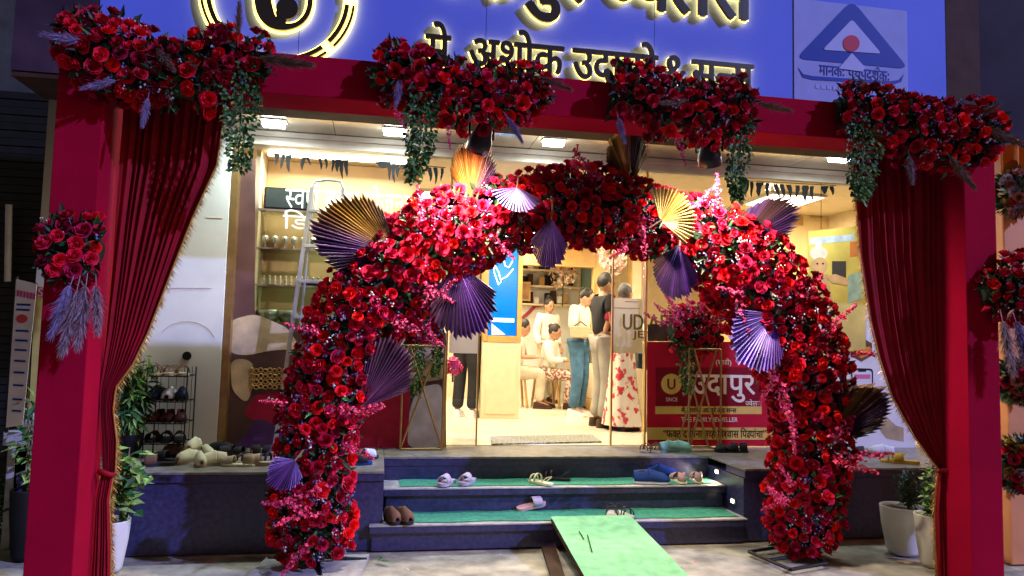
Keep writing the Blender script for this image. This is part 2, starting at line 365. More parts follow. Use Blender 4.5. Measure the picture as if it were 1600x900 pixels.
# ---------------------------------------------------------------- shop building
XL = at(345, 600, GY-.1).x; XC0 = XL-.62
HZ0 = at(690, 247, GY).z; HZ1 = at(690, 230, GY).z; SOF = HZ1+.02
sb = thing('shop_building', 'jewellery shop with glass front, soffit and white side column', 'shop', (1.4, GY, PZ))
boxpart('side_column', pm('column_white', (.66, .69, .66), .6, var=.12, scale=2.2, bump=.05), sb, XC0, XL-.004, GY-.12, GY+.5, PZ, SOF-.002, .004)
for k, (px, py) in enumerate(((292, 556),)):
    c = at(px, py, GY-.125); b = MB(); b.lathe([(.035, -.004), (.035, .004)], (0, 0, 0), 16)
    b.v = [(c.x+v[0], c.y+v[2], c.z+v[1]) for v in b.v]; n = len(b.v); b.add([(c.x+.035*math.cos(a*PI/8), c.y-.004, c.z+.035*math.sin(a*PI/8)) for a in range(16)], [tuple(range(16))])
    b.build('cable_hole', 'black', sb)
for (px0, py0, px1, py1) in ((265, 450, 330, 450), (322, 340, 347, 341)):
    a, c = at(px0, py0, GY-.1225), at(px1, py1, GY-.1225); b = MB(); b.tube([a, c], .0025, 5); b.build('panel_joint', 'cream_dark', sb)
b = MB(); b.tube([at(292+46*math.cos(a), 540+38*math.sin(a)*-1, GY-.1225) for a in [PI*(.12+.7*i/12) for i in range(13)]], .002, 5); b.build('scuff_arc', 'cream_dark', sb)
# header beam and soffit
boxpart('header_beam', 'steel_grey', sb, XL-.02, 5.4, GY-.06, GY+.06, HZ0, HZ1, .004)
boxpart('header_trim', 'steel_grey', sb, XL-.02, 5.4, GY-.085, GY-.061, HZ1-.03, HZ1+.016, .003)
for i in range(9):
    x0 = XC0-.25+i*.85
    boxpart('soffit_panel', 'soffit', sb, x0+.003, x0+.847, SY+.08, GY+.3, SOF, SOF+.03)
boxpart('side_wall', 'cream', sb, 5.4, 5.5, GY-.1, 12.6, 0, SOF)
boxpart('side_wall', 'cream', sb, XC0-.12, XC0-.02, GY, 12.6, 0, SOF)
# glass panes and gold door edges
XE = [XL+.06, at(648, 600, GY).x, at(697, 600, GY).x, at(1008, 600, GY).x, at(1262, 600, GY).x, 5.35]
boxpart('window_frame', 'brass', sb, XL, XL+.055, GY-.11, GY+.03, PZ, HZ0)
for i, (a, c) in enumerate(((XE[0], XE[2]-.01), (XE[3]+.01, XE[5]))):
    o = boxpart('glass_pane', 'glass', sb, a, c, GY-.005, GY+.005, PZ+.01, HZ0)
for px in (697, 1008):
    x = at(px, 600, GY).x; boxpart('window_frame', 'gold', sb, x-.012, x+.004, GY-.02, GY+.02, PZ, HZ0)
for (xa, xb, nm) in ((at(699, 600, GY).x, at(747, 600, GY).x, 'l'), (at(957, 600, GY).x, at(1006, 600, GY).x, 'r')):
    d = thing('glass_door', 'frameless glass door with ' + ('plain beige film, beside the flower stand' if nm == 'l' else 'beige film lettered in olive, beside the red poster'), 'door', ((xa+xb)/2, GY, PZ))
    boxpart('pane', 'glass', d, xa, xb, GY+.03, GY+.04, PZ+.02, HZ0-.02)
    xe = xb if nm == 'l' else xa; boxpart('edge_trim', 'gold', d, xe-.007, xe+.007, GY+.022, GY+.048, PZ+.01, HZ0-.02)
    mx = (xa+xb)/2*0 + (724 if nm == 'l' else 980)
    z1 = at(mx, 430 if nm == 'l' else 466, GY+.02).z; z0 = at(mx, 552 if nm == 'l' else 552, GY+.02).z
    boxpart('film', filmm('beige_film', (.84, .76, .58)), d, xa+.008, xb-.008, GY+.024, GY+.028, z0, z1)
    if nm == 'r':
        r = rect(974, 492, 1052, 516, GY+.015); w = r[1]-r[0]
        text_part('lettering', 'UD', flat('olive_letter', (.2, .14, .03)), d, r[0], r[0]+w*.40, r[2], r[3], GY+.0225, bold=.003)
        r = rect(989, 517, 1006, 531, GY+.015); text_part('lettering', 'JE', MT['olive_letter'], d, r[0], r[1], r[2], r[3], GY+.0225, bold=.0015)
        r = rect(977, 471, 998, 478, GY+.015); boxpart('rule', 'olive_letter', d, r[0], r[1], GY+.0222, GY+.0235, r[3]-.006, r[3])
        for zz in (482,):
            r = rect(960, 474, 1000, zz, GY+.015); boxpart('rule', 'olive_letter', d, r[0], r[1], GY+.0222, GY+.0235, r[2], r[2]+.005)
# remaining letters of the name run on over the fixed pane beside the door
wl = thing('window_lettering', 'olive APURE letters on the fixed glass pane, over the red poster', 'lettering', at(1030, 516, GY))
r = rect(1012, 492, 1072, 518, GY); text_part('lettering', 'APURE', 'olive_letter', wl, r[0], r[1]+.12, r[2], r[3], GY-.009, bold=.003)
r = rect(1010, 518, 1050, 532, GY); text_part('lettering', 'WELLERS', 'olive_letter', wl, r[0], r[1]+.1, r[2], r[3], GY-.009, bold=.0015)
wl = thing('window_lettering', 'white Devanagari lettering on the left display window above the ladder', 'lettering', at(540, 315, GY))
r = rect(446, 288, 640, 330, GY)
text_part('lettering', [('half', 'स'), 'वण', ('reph',), ('space', .28), 'बचत', ('space', .28), 'योजना'], MT.setdefault('vinyl_white', filmm('vinyl_white', (.92, .92, .88), .25)), wl, r[0], r[1], r[2], r[3], GY-.008, bold=.0008)
r = rect(442, 328, 482, 358, GY); text_part('lettering', ['िड'], 'vinyl_white', wl, r[0], r[1], r[2], r[3], GY-.008, bold=.0008)
# ---------------------------------------------------------------- fascia and sign
fl, fr_ = at(20, 60, SY).x, at(1478, 90, SY).x
sx0 = at(155, 20, SY).x; FZ0 = at(60, 112, SY).z; FZ1 = FZ0+2.0
fb = thing('fascia', 'dark brown wooden fascia boxing framing the illuminated sign', 'fascia', ((fl+fr_)/2, SY, FZ0))
boxpart('end_panel', pm('fascia_violet', (.05, .03, .05), .7, var=.35, scale=3, bump=.1, spec=.12), fb, fl, sx0-.004, SY, SY+.5, FZ0, FZ1)
boxpart('end_panel', 'wood', fb, fr_+.004, fr_+.32, SY, SY+.5, FZ0, FZ1)
boxpart('end_panel', pm('fascia_dusk', (.02, .014, .03), .7, var=.3, scale=3, spec=.12), fb, fr_+.325, fr_+2.5, SY+.06, SY+.5, FZ0-.2, FZ1)
boxpart('underside', 'wood', fb, fl, fr_+.6, SY+.01, SY+.5, FZ0-.006-.03, FZ0-.006)
sg = thing('shop_sign', 'wide blue shop sign with halo-lit black Devanagari letters and round emblem', 'sign', ((sx0+fr_)/2, SY, FZ0))
seams = [sx0] + [at(x, 100, SY).x for x in (465, 758, 1022, 1240)] + [fr_]
for a, c in zip(seams[:-1], seams[1:]): boxpart('panel', 'sign_blue', sg, a+.002, c-.002, SY, SY+.05, FZ0, FZ1)
def sign_text(tokens, r, bold, hb):
    text_part('halo', tokens, 'halo', sg, r[0]-hb, r[1]+hb, r[2]-hb, r[3]+hb, SY-.028, bold=bold+hb*.6)
    text_part('letters', tokens, 'letter_black', sg, *r, SY-.055, depth=.024, bold=bold)
sign_text(['मे', '.', ('space', .38), 'अशोक', ('space', .26), 'उदापुरे', ('space', .2), '&', ('space', .2), 'स', ('half', 'न'), 'स'], rect(664, 62, 1172, 146, SY), .0065, .004)
sign_text(['उदापुर', ('space', .3), ('half', 'ज'), 'वेल', 'स', ('reph',)], rect(672, -106, 1172, 44, SY), .017, .007)
ec = at(437, -5, SY); ER = at(437+119, -5, SY).x-ec.x
def annulus(name, mat, r0, r1, y0, y1, gaps=(), parent=sg, only=None):
    b = MB(); n = 96
    for i in range(n):
        a0, a1 = 2*PI*i/n, 2*PI*(i+1)/n; md = math.degrees((a0+a1)/2)
        if any(abs((md-g+180) % 360-180) < 3 for g in gaps): continue
        if only is not None and [0, 180, 225, 315][only] != max([g for g in (0, 180, 225, 315) if g <= md]): continue
        P = [(ec.x+r*math.cos(a), y, ec.z+r*math.sin(a)) for y in (y0, y1) for (r, a) in ((r0, a0), (r1, a0), (r1, a1), (r0, a1))]
        b.add(P, [(0, 1, 2, 3), (7, 6, 5, 4), (0, 4, 5, 1), (1, 5, 6, 2), (2, 6, 7, 3), (3, 7, 4, 0)])
    return b.build(name, mat, parent)
G = (0, 315, 180, 225)
for _k in range(4):
    for _a, _b in ((.965, 1.0), (.865, .925)): annulus('emblem_ring', 'letter_black', ER*_a, ER*_b, SY-.055, SY-.03, G, sg, _k)
annulus('emblem_halo', 'halo', ER*.84, ER*1.03, SY-.028, SY-.024)
def strip(path):   # (px, py, halfwidth px)
    L_, R_ = [], []
    for i, (x, y, w) in enumerate(path):
        x0, y0, _ = path[max(i-1, 0)]; x1, y1, _ = path[min(i+1, len(path)-1)]; dx, dy = x1-x0, y1-y0; l = math.hypot(dx, dy) or 1
        L_.append((x-dy/l*w, y+dx/l*w)); R_.append((x+dy/l*w, y-dx/l*w))
    return L_, R_
def emblem(path, name, mat, y0, y1, grow=0):
    L_, R_ = strip([(x, y, w+grow) for x, y, w in path]); b = MB()
    for i in range(len(L_)-1):
        q = pp([L_[i], L_[i+1], R_[i+1], R_[i]], SY); b.add([(p[0], y, p[1]) for y in (y0, y1) for p in q], [(0, 1, 2, 3), (7, 6, 5, 4), (0, 4, 5, 1), (2, 6, 7, 3)])
    return b.build(name, mat, sg)
U = [(411, -80, 13), (411, -40, 13), (412, 0, 13), (416, 22, 13), (426, 38, 10), (443, 46, 6), (462, 44, 4), (476, 34, 4), (484, 18, 4), (486, -5, 4), (486, -80, 4)]
def smooth_path(P, k=5):
    out = []
    for i in range(len(P)-1):
        p0, p1, p2, p3 = P[max(i-1, 0)], P[i], P[i+1], P[min(i+2, len(P)-1)]
        for j in range(k):
            t = j/k; out.append(tuple(.5*((2*b)+(-a+c)*t+(2*a-5*b+4*c-d)*t*t+(-a+3*b-3*c+d)*t**3) for a, b, c, d in zip(p0, p1, p2, p3)))
    return out+[P[-1]]
U = smooth_path(U)
ball = [(450+17*math.cos(a*PI/10), 18+17*math.sin(a*PI/10)) for a in range(20)]
emblem(U, 'emblem_letter', 'letter_black', SY-.055, SY-.03); emblem(U, 'emblem_halo', 'halo', SY-.028, SY-.025, 4)
b = MB(); b.prism(pp(ball, SY), SY-.056, SY-.03); b.build('emblem_ball', 'letter_black', sg)
emblem([(446, 40, 4), (438, 32, 5), (436, 22, 4)], 'emblem_hook', 'letter_black', SY-.0552, SY-.03)
# certification mark panel
cm = thing('certification_panel', 'pale square panel on the sign with blue triangle mark and red dot', 'panel', at(1328, 160, SY))
q = rect(1240, 8, 1417, 166, SY); boxpart('backing', pm('mark_backing', (.3, .36, .72), .6, var=.05, spec=.12), cm, q[0], q[1], SY-.008, SY-.002, q[2], q[3])
def poly(name, pts, mat, parent, Y, th=.003):
    b = MB(); b.prism(pp(pts, Y), Y-th, Y); return b.build(name, mat, parent)
def rnd(pts, r=10, n=4):
    out = []; k = len(pts)
    for i, p in enumerate(pts):
        p0, p1 = Vector(pts[i-1]), Vector(pts[(i+1) % k]); p = Vector(p); a = p+(p0-p).normalized()*r; c = p+(p1-p).normalized()*r
        for j in range(n+1): t = j/n; out.append(tuple(a*(1-t)**2+p*2*t*(1-t)+c*t*t))
    return out
blue = flat('mark_blue', (.004, .035, .33)); Yb = SY-.0085
poly('triangle', rnd([(1331, 0), (1420, 108), (1243, 92)], 16), blue, cm, Yb)
poly('inner_triangle', rnd([(1331, 30), (1377, 84), (1285, 78)], 6), 'mark_backing' if False else flat('mark_pale', (.38, .44, .78)), cm, Yb-.004)
poly('notch', [(1331, 83), (1352, 106), (1347, 112), (1310, 107)], 'mark_pale', cm, Yb-.0045)
poly('dot', [(1330+13*math.cos(a*PI/10), 68+13*math.sin(a*PI/10)) for a in range(20)], flat('mark_red', (.45, .02, .06)), cm, Yb-.008)
poly('base_arc', [(1247, 106), (1255, 116), (1270, 119), (1390, 127), (1404, 125), (1412, 116), (1408, 128), (1396, 132), (1270, 125), (1254, 121)], blue, cm, Yb)
text_part('lettering', ['मानकः', ('space', .4), 'पथपदश', ('reph',), 'कः'], blue, cm, *rect(1279, 102, 1388, 124, SY), Yb-.002, bold=.001)
for _k in range(9): poly('faint_line', [(1274+_k*9, 132+_k*.8), (1280+_k*9, 132.5+_k*.8), (1280+_k*9, 139+_k*.8), (1274+_k*9, 138+_k*.8)], flat('mark_faint', (.3, .38, .75)), cm, Yb)
# ================================================================ flowers
def rose_data(seed, mat):
    rg = random.Random(seed); b = MB()
    for (n, R, h, w, curl) in ((5, 1.0, .42, .82, -.22), (5, .78, .62, .8, -.08), (4, .52, .74, .9, .03), (3, .27, .8, 1.2, .05)):
        a0 = rg.random()*6
        for k in range(n):
            a = a0+2*PI*k/n+rg.uniform(-.12, .12); sc = rg.uniform(.9, 1.1); V = []
            for v, (rr, zz) in enumerate(((.18, -.3), (.8, h*.45), (1.02 if curl < 0 else .92, h+curl*.3))):
                for u in (-1, 0, 1):
                    r = R*rr*sc*(1.0 if u == 0 else .95); z = zz - (.16*abs(u) if v == 2 else 0) + (0 if u == 0 else -.02)
                    aa = a+u*w*(.55 if v == 0 else 1.0 if v == 1 else .78); V.append((r*math.cos(aa), r*math.sin(aa), z))
            b.add(V, [(0, 1, 4, 3), (1, 2, 5, 4), (3, 4, 7, 6), (4, 5, 8, 7)], 0, True)
    return b.mesh('rose', mat), b
ROSES = {}
for mt in ('rose_red', 'rose_dark', 'rose_crimson'):
    ROSES[mt] = [rose_data(i*7+3, mt) for i in range(3)]
def basis(n, roll=0.):
    return n.normalized().to_track_quat('Z', 'Y').to_matrix() @ Matrix.Rotation(roll, 3, 'Z')
def leaf_into(b, p, d, n, L, w, mi=0):
    d = d.normalized(); s = d.cross(n); s = s.normalized() if s.length > 1e-4 else d.orthogonal().normalized(); nn = s.cross(d)
    b.add([p, p+d*L*.45+s*w+nn*w*.3, p+d*L-nn*L*.12, p+d*L*.45-s*w+nn*w*.3], [(0, 1, 2), (0, 2, 3)], mi, False)
def rv(s=1.): return Vector((random.gauss(0, s), random.gauss(0, s), random.gauss(0, s)))
def spray_data(seed, L=.32, mat='pink'):
    rg = random.Random(seed); b = MB(); pts = []; p = Vector((0, 0, 0)); d = Vector((0, 0, 1))
    for i in range(9): pts.append(p.copy()); d = (d+Vector((rg.gauss(0, .1), rg.gauss(0, .1), 0))+Vector((.05, 0, 0))).normalized(); p = p+d*L/8
    b.tube(pts, .002, 4, 1)
    for i in range(80):
        t = rg.random()**.8; k = min(int(t*8), 7); c = pts[k].lerp(pts[k+1], t*8-k); sp = .035*(1.05-t)+.006
        c = c+Vector((rg.gauss(0, sp*.6), rg.gauss(0, sp*.6), rg.gauss(0, sp*.4))); nrm = Vector((rg.gauss(0, 1), rg.gauss(0, 1), rg.gauss(.4, .8))).normalized()
        M = basis(nrm, rg.random()*6); r = rg.uniform(.013, .021)*(1.1-.5*t)
        V = [M @ Vector((0, 0, -.2*r))+c]
        for q in range(8): a = q*PI/4; rr = r*(1. if q % 2 == 0 else .55); V.append(c+M @ Vector((rr*math.cos(a), rr*math.sin(a), r*(.35 if q % 2 == 0 else .1))))
        b.add(V, [(0, q+1, (q+1) % 8+1) for q in range(8)], 0)
    return b.mesh('blossom_spray', [mat, 'leaf_dark'])
SPRAYS = [spray_data(i) for i in range(4)]
def plume_data(seed, L=.4, n=900, spread=.085, mat='plume'):
    rg = random.Random(seed); b = MB()
    for i in range(n):
        t = rg.random(); z = L*(.08+.8*t); w = spread*(1-t*.75)*(.4+t if t < .3 else 1); a = rg.random()*6.28; r = w*rg.random()
        p = Vector((r*.35*math.cos(a), r*.35*math.sin(a), z)); q = p+Vector((r*math.cos(a), r*math.sin(a), L*rg.uniform(.08, .2))); s = Vector((rg.gauss(0, 1), rg.gauss(0, 1), 0)).normalized()*.003
        b.add([p-s, p+s, q], [(0, 1, 2)])
    b.tube([(0, 0, -.05), (0, 0, L*.8)], .003, 4)
    return b.mesh('plume', mat)
PLUMES = {m: [plume_data(i, mat=m) for i in range(2)] for m in ('plume', 'plume_brown')}
PLUMES['plume_violet'] = [plume_data(5, mat=pm('plume_violet', (.26, .2, .38), .9, var=.3))]
def orient(p, d, s=1., roll=0.): return Matrix.Translation(p) @ basis(d, roll).to_4x4() @ Matrix.Scale(s, 4)
class Bloom:
    """roses, leaves and buds packed on a bent tube; the rose positions are sampled in space"""
    def __init__(s, parent, pts, Y, full=False, rr=(.04, .052), dens=1.0, limit=300, mix=(.55, .2, .25), leafn=.9, flat_=.6, seed=1, gap=1.22):
        rg = random.Random(seed); s.parent = parent; org = parent_loc(parent)
        P = []
        for x, y, w in pts:
            c = at(x, y, Y); sc = (c-CAM).dot(_f)/FPX; P.append((c, w*sc))
        s.P = P; seg = []; tot = 0
        for i in range(len(P)-1): l = (P[i+1][0]-P[i][0]).length; seg.append((tot, l)); tot += l
        s.tot, s.seg = tot, seg
        avgR = sum(p[1] for p in P)/len(P); cells = {}; acc = []
        N = int(tot*2*PI*avgR/(.045**2)*3*dens)
        for _ in range(N):
            c, R, T = s.sample(rg.random()*tot); Nn = Vector((0, -1, 0)).cross(T).normalized()
            ph = rg.uniform(-PI, PI) if full else rg.gauss(0, .75)
            if not full and abs(ph) > 1.75: continue
            k = rg.uniform(.78, 1.08); d = Vector((0, -1, 0))*math.cos(ph)*flat_*(1 if full else 1) + Nn*math.sin(ph)
            p = c + d*R*k; r = rg.uniform(*rr)
            key = tuple(int(math.floor(q/.1)) for q in p); ok = True
            for dx in (-1, 0, 1):
                for dy in (-1, 0, 1):
                    for dz in (-1, 0, 1):
                        for (q, r2) in cells.get((key[0]+dx, key[1]+dy, key[2]+dz), ()):
                            if (q-p).length < (r+r2)*gap*.62: ok = False; break
                        if not ok: break
                    if not ok: break
                if not ok: break
            if not ok: continue
            cells.setdefault(key, []).append((p, r)); acc.append((p, d.normalized(), r, c))
        vis = lambda a: a[1].dot((CAM-a[0]).normalized())
        acc.sort(key=vis, reverse=True); rest = MB(); rest.tint = []
        for i, (p, d, r, c) in enumerate(acc):
            m = rg.choices(('rose_red', 'rose_dark', 'rose_crimson'), mix)[0]; var = rg.randrange(3)
            nd = (d+Vector((0, -.35, .12))+Vector((rg.gauss(0, .35), rg.gauss(0, .35), rg.gauss(0, .35)))).normalized()
            if i < limit:
                link('rose', ROSES[m][var][0], parent, M=orient(p-org, nd, r, rg.random()*6))
            else:
                M = orient(p, nd, r, rg.random()*6); src = ROSES[m][var][1]
                rest.add([M @ Vector(v) for v in src.v], src.f, ('rose_red', 'rose_dark', 'rose_crimson').index(m), True); rest.tint += [rg.random()]*len(src.v)
        if rest.v: tag(rest.build('rose_mass', ['rose_red', 'rose_dark', 'rose_crimson'], parent), kind='stuff')
        s.n = len(acc)
        # leaves and buds
        lf = MB(); bd = MB(); area = tot*2*PI*avgR
        for i in range(int(area*900*leafn)):
            c, R, T = s.sample(rg.random()*tot); Nn = Vector((0, -1, 0)).cross(T).normalized(); ph = rg.uniform(-PI, PI) if full else rg.gauss(0, .8)
            d = Vector((0, -1, 0))*math.cos(ph)*flat_ + Nn*math.sin(ph); p = c+d*R*rg.uniform(.25, .92)
            dd = d+Vector((rg.gauss(0, .6), rg.gauss(0, .6), rg.gauss(0, .6))); leaf_into(lf, p, dd, Vector((rg.gauss(0, 1), -1, rg.gauss(0, 1))), rg.uniform(.05, .1), rg.uniform(.012, .02), 0 if rg.random() < .8 else 1)
        for i in range(int(area*70*leafn)):
            c, R, T = s.sample(rg.random()*tot); Nn = Vector((0, -1, 0)).cross(T).normalized(); ph = rg.gauss(0, .9)
            d = Vector((0, -1, 0))*math.cos(ph)*flat_ + Nn*math.sin(ph); p0 = c+d*R*rg.uniform(.9, 1.06)
            mi = 0 if rg.random() < .4 else 1
            for k in range(rg.randrange(3, 7)):
                p = p0+Vector((rg.gauss(0, .014), rg.gauss(0, .012), rg.gauss(0, .014))); r = rg.uniform(.004, .0085)
                bd.add([p+Vector(q)*r for q in ((0, 0, 1), (1, 0, 0), (0, 1, 0), (-1, 0, 0), (0, -1, 0), (0, 0, -1))], [(0, 1, 2), (0, 2, 3), (0, 3, 4), (0, 4, 1), (5, 2, 1), (5, 3, 2), (5, 4, 3), (5, 1, 4)], mi)
        tag(lf.build('foliage', ['leaf_dark', 'leaf_green'], parent), kind='stuff')
        tag(bd.build('filler_buds', ['bud', 'bud_blue'], parent), kind='stuff')
        core = MB(); core.tube([p[0]+Vector((0, .02, 0)) for p in P], [max(.03, p[1]*.5) for p in P], 10); core.build('floral_core', 'leaf_dark', parent)
    def sample(s, L):
        for i, (a, l) in enumerate(s.seg):
            if L <= a+l or i == len(s.seg)-1:
                t = (L-a)/l; c0, r0 = s.P[i]; c1, r1 = s.P[i+1]; return c0.lerp(c1, t), r0+(r1-r0)*t, (c1-c0).normalized()
def sprays(parent, specs, Y, n=None):
    org = parent_loc(parent)
    for i, (x, y, ang, L) in enumerate(specs):
        a = math.radians(ang); c = at(x, y, Y); sc = L*(c-CAM).dot(_f)/FPX/.32
        d = Vector((math.cos(a), -.18+.1*math.sin(i), math.sin(a)))
        tag(link('blossom_spray', SPRAYS[i % 4], parent, M=orient(c-org, d, sc, i*1.7)), kind='stuff')
def plumes(parent, specs, Y):
    org = parent_loc(parent)
    for i, (x, y, ang, L, m) in enumerate(specs):
        a = math.radians(ang); c = at(x, y, Y); sc = L*(c-CAM).dot(_f)/FPX/.4; ms = PLUMES[m]
        tag(link('pampas_plume', ms[i % len(ms)], parent, M=orient(c-org, Vector((math.cos(a), -.25, math.sin(a))), sc, i)), kind='stuff')
def ivy(parent, pts, Y, n=420, mats=('leaf_green', 'leaf_light'), seed=3, lightlow=.25, ls=(.022, .036)):
    rg = random.Random(seed); b = MB(); P = [(at(x, y, Y), w*(at(x, y, Y)-CAM).dot(_f)/FPX) for x, y, w in pts]
    for i in range(n):
        t = rg.random()*(len(P)-1); k = min(int(t), len(P)-2); f = t-k; c = P[k][0].lerp(P[k+1][0], f); w = P[k][1]+(P[k+1][1]-P[k][1])*f
        a = rg.random()*6.28; r = w*math.sqrt(rg.random()); p = c+Vector((r*math.cos(a), r*.6*math.sin(a), rg.gauss(0, .015)))
        leaf_into(b, p, Vector((math.cos(a)*.8, -.5+.4*math.sin(a), -.7+rg.gauss(0, .4))), Vector((rg.gauss(0, .5), -1, rg.gauss(.3, .5))), rg.uniform(*ls), rg.uniform(.008, .013), 1 if rg.random() < lightlow*(t/(len(P)-1))*2 else 0)
    b.tube([p[0] for p in P], .004, 5, 0)
    tag(b.build('ivy_trail', list(mats), parent), kind='stuff')
# palm fans
def palm_mat():
    m = bpy.data.materials.new('dried_palm'); m.use_nodes = True; t = m.node_tree; b = t.nodes['Principled BSDF']; a = t.nodes.new('ShaderNodeVertexColor'); a.layer_name = 'paint'
    nz = t.nodes.new('ShaderNodeTexNoise'); nz.inputs['Scale'].default_value = 60; hs = t.nodes.new('ShaderNodeHueSaturation'); mr = t.nodes.new('ShaderNodeMapRange'); mr.inputs[3].default_value = .75; mr.inputs[4].default_value = 1.25
    t.links.new(nz.outputs[0], mr.inputs[0]); t.links.new(mr.outputs[0], hs.inputs['Value']); t.links.new(a.outputs[0], hs.inputs['Color']); t.links.new(hs.outputs[0], b.inputs['Base Color'])
    b.inputs['Roughness'].default_value = .42; b.inputs['Metallic'].default_value = .25; return m
MT['palm'] = palm_mat()
PURP, DKP, LAV, GOLD, ORA, BRN, PLUM, CRM = (.11, .04, .22), (.055, .02, .09), (.26, .16, .56), (.55, .33, .07), (.62, .2, .05), (.11, .05, .05), (.36, .12, .3), (.7, .55, .22)
def fan(parent, bx, by, ang, spread, R, Y, cols, label, n=26, round_=False, lean=-.25, pleat=.026):
    a0 = math.radians(ang); sp = math.radians(spread); c = at(bx, by, Y); sc = (c-CAM).dot(_f)/FPX; Rm = R*sc; rg = random.Random(int(bx+by)); b = MB(); colr = []
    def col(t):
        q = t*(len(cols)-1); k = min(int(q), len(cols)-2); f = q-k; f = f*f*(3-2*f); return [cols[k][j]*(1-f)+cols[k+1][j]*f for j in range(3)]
    for i in range(n):
        t0, t1 = i/n, (i+1)/n; tm = (t0+t1)/2; e = abs(tm*2-1)
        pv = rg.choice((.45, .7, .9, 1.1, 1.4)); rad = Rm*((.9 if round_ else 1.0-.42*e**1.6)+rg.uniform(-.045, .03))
        V = []
        for j, rr in enumerate((.06, .45, .8, 1.0)):
            for (t, fold) in ((t0, 0), (tm, 1), (t1, 0)):
                a = a0-sp+2*sp*t; r = rad*rr*(1 if fold or rr < 1 else .93); dy = lean*r + (-pleat*Rm*4*rr*rr if fold else 0) + .25*Rm*(rr**2)*(2*tm-1)**2*.5
                if rr == 1.0: r = rad*(1.0 if fold else .95)
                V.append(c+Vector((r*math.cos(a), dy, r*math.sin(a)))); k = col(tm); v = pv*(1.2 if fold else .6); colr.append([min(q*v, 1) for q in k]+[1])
        b.add(V, [(j*3+k, j*3+k+1, j*3+k+4, j*3+k+3) for j in range(3) for k in range(2)])
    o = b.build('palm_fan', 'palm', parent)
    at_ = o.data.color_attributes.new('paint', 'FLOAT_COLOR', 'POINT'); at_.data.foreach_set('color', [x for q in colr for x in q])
    # weld pleats into one leaf
    bm = bmesh.new(); bm.from_mesh(o.data); bmesh.ops.remove_doubles(bm, verts=[v for v in bm.verts], dist=Rm*.012); bm.to_mesh(o.data); bm.free()
    d = Vector((math.cos(a0), lean, math.sin(a0))); s = MB(); s.tube([c-d*Rm*.35, c+d*Rm*.05], .006, 6); s.build('stem', 'plume_brown', o)
    s_ = o.children[0]
    o['label'] = label; return o
# ================================================================ red cloth gate
GX = [at(35, 900, GATE).x, at(113, 900, GATE).x, at(1519, 900, GATE).x, at(1570, 900, GATE).x]
GZ0, GZ1, GD = 2.834, 3.07, .30
gt = thing('entrance_gate', 'tall gate of red fabric covered pillars and crossbeam before the shop', 'gate', (1.1, GATE, 0))
boxpart('pillar', 'gate_red', gt, GX[0], GX[1], GATE, GATE+GD, -.01, GZ1+.02, .006)
boxpart('pillar', 'gate_red', gt, GX[2], GX[3], GATE, GATE+GD, -.01, GZ1+.02, .006)
boxpart('crossbeam', 'gate_red', gt, GX[1]+.002, GX[2]-.002, GATE+.004, GATE+GD-.01, GZ0, GZ1, .006)
# curtains
def curtain(label, tab, Y, inner_left, tail, tiey):
    c = at((tab[-1][1]+tab[-1][2])/2, tab[-1][0], Y); t = thing('curtain', label, 'curtain', (c.x, Y, 0))
    def surf(tab, cols, rows, folds, amp, ph):
        out = []
        y0, y1 = tab[0][0], tab[-1][0]
        for j in range(rows+1):
            y = y0+(y1-y0)*j/rows; k = 0
            while k < len(tab)-2 and y > tab[k+1][0]: k += 1
            f = (y-tab[k][0])/(tab[k+1][0]-tab[k][0]); xo = tab[k][1]+(tab[k+1][1]-tab[k][1])*f; xi = tab[k][2]+(tab[k+1][2]-tab[k][2])*f
            row = []
            for i in range(cols+1):
                u = i/cols; uu = u+.03*mnoise.noise(Vector((u*5, j*.02, ph*3)))*(1-abs(2*u-1)**4); p = at(xo+(xi-xo)*uu, y, Y); w = abs(xi-xo)/170
                un = u+.09*mnoise.noise(Vector((u*3.1, j*.012, ph+7))); fo = amp*(.45+.55*w)*(1+.7*mnoise.noise(Vector((u*4, j*.03, 2))))*(math.sin(un*folds*2*PI+ph)+.45*math.sin(un*folds*4.7*PI+1+j*.02))
                row.append(p+Vector((0, fo, 0)))
            out.append(row)
        return out
    R = surf(tab, 110, 70, 11, .018, 0); b = MB(); b.grid(R); b.build('drape', 'curtain', t)
    R2 = surf(tail, 50, 40, 5, .016, 1); b = MB(); b.grid(R2); b.build('tail', 'curtain', t)
    tb = MB(); pts = []
    yt = tiey; xo, xi = tail[0][1], tail[0][2]
    for k in range(13): a = 2*PI*k/12; m = at((xo+xi)/2, yt, Y); hw = abs(at(xi, yt, Y).x-at(xo, yt, Y).x)/2+.008; pts.append(m+Vector((hw*math.cos(a), .03*math.sin(a), .01*math.sin(a*2))))
    tb.tube(pts, .014, 8); tb.build('tieback', 'curtain', t)
    for rows_, nm in ((R, 'fringe'), (R2, 'fringe')):
        e = [r[-1] for r in rows_]; b = MB(); b.tube(e, .006, 5)
        rg = random.Random(4); n = len(e)-1
        for q in range(n*7):
            f = q/7; k = min(int(f), n-1); p = e[k].lerp(e[k+1], f-k); out = Vector(((1 if not inner_left else -1)*.7, rg.gauss(0, .25), -.75+rg.gauss(0, .15))).normalized()
            L = rg.uniform(.034, .055); s = Vector((rg.gauss(0, 1), rg.gauss(0, 1), rg.gauss(0, 1))).normalized()*.0032
            b.add([p-s, p+s, p+out*L+s*.5], [(0, 1, 2)])
        tag(b.build('fringe', 'gold_fringe', t), kind='stuff')
    return t
curtain('dark red curtain with gold fringe, tied back against the pillar by the white column',
        [(150, 194, 356), (260, 185, 340), (340, 180, 303), (430, 174, 267), (520, 166, 232), (570, 160, 208), (605, 156, 182), (640, 155, 178), (690, 157, 184), (738, 160, 182)],
        4.42, False, [(735, 158, 178), (780, 150, 170), (850, 146, 172), (960, 138, 172)], 738)
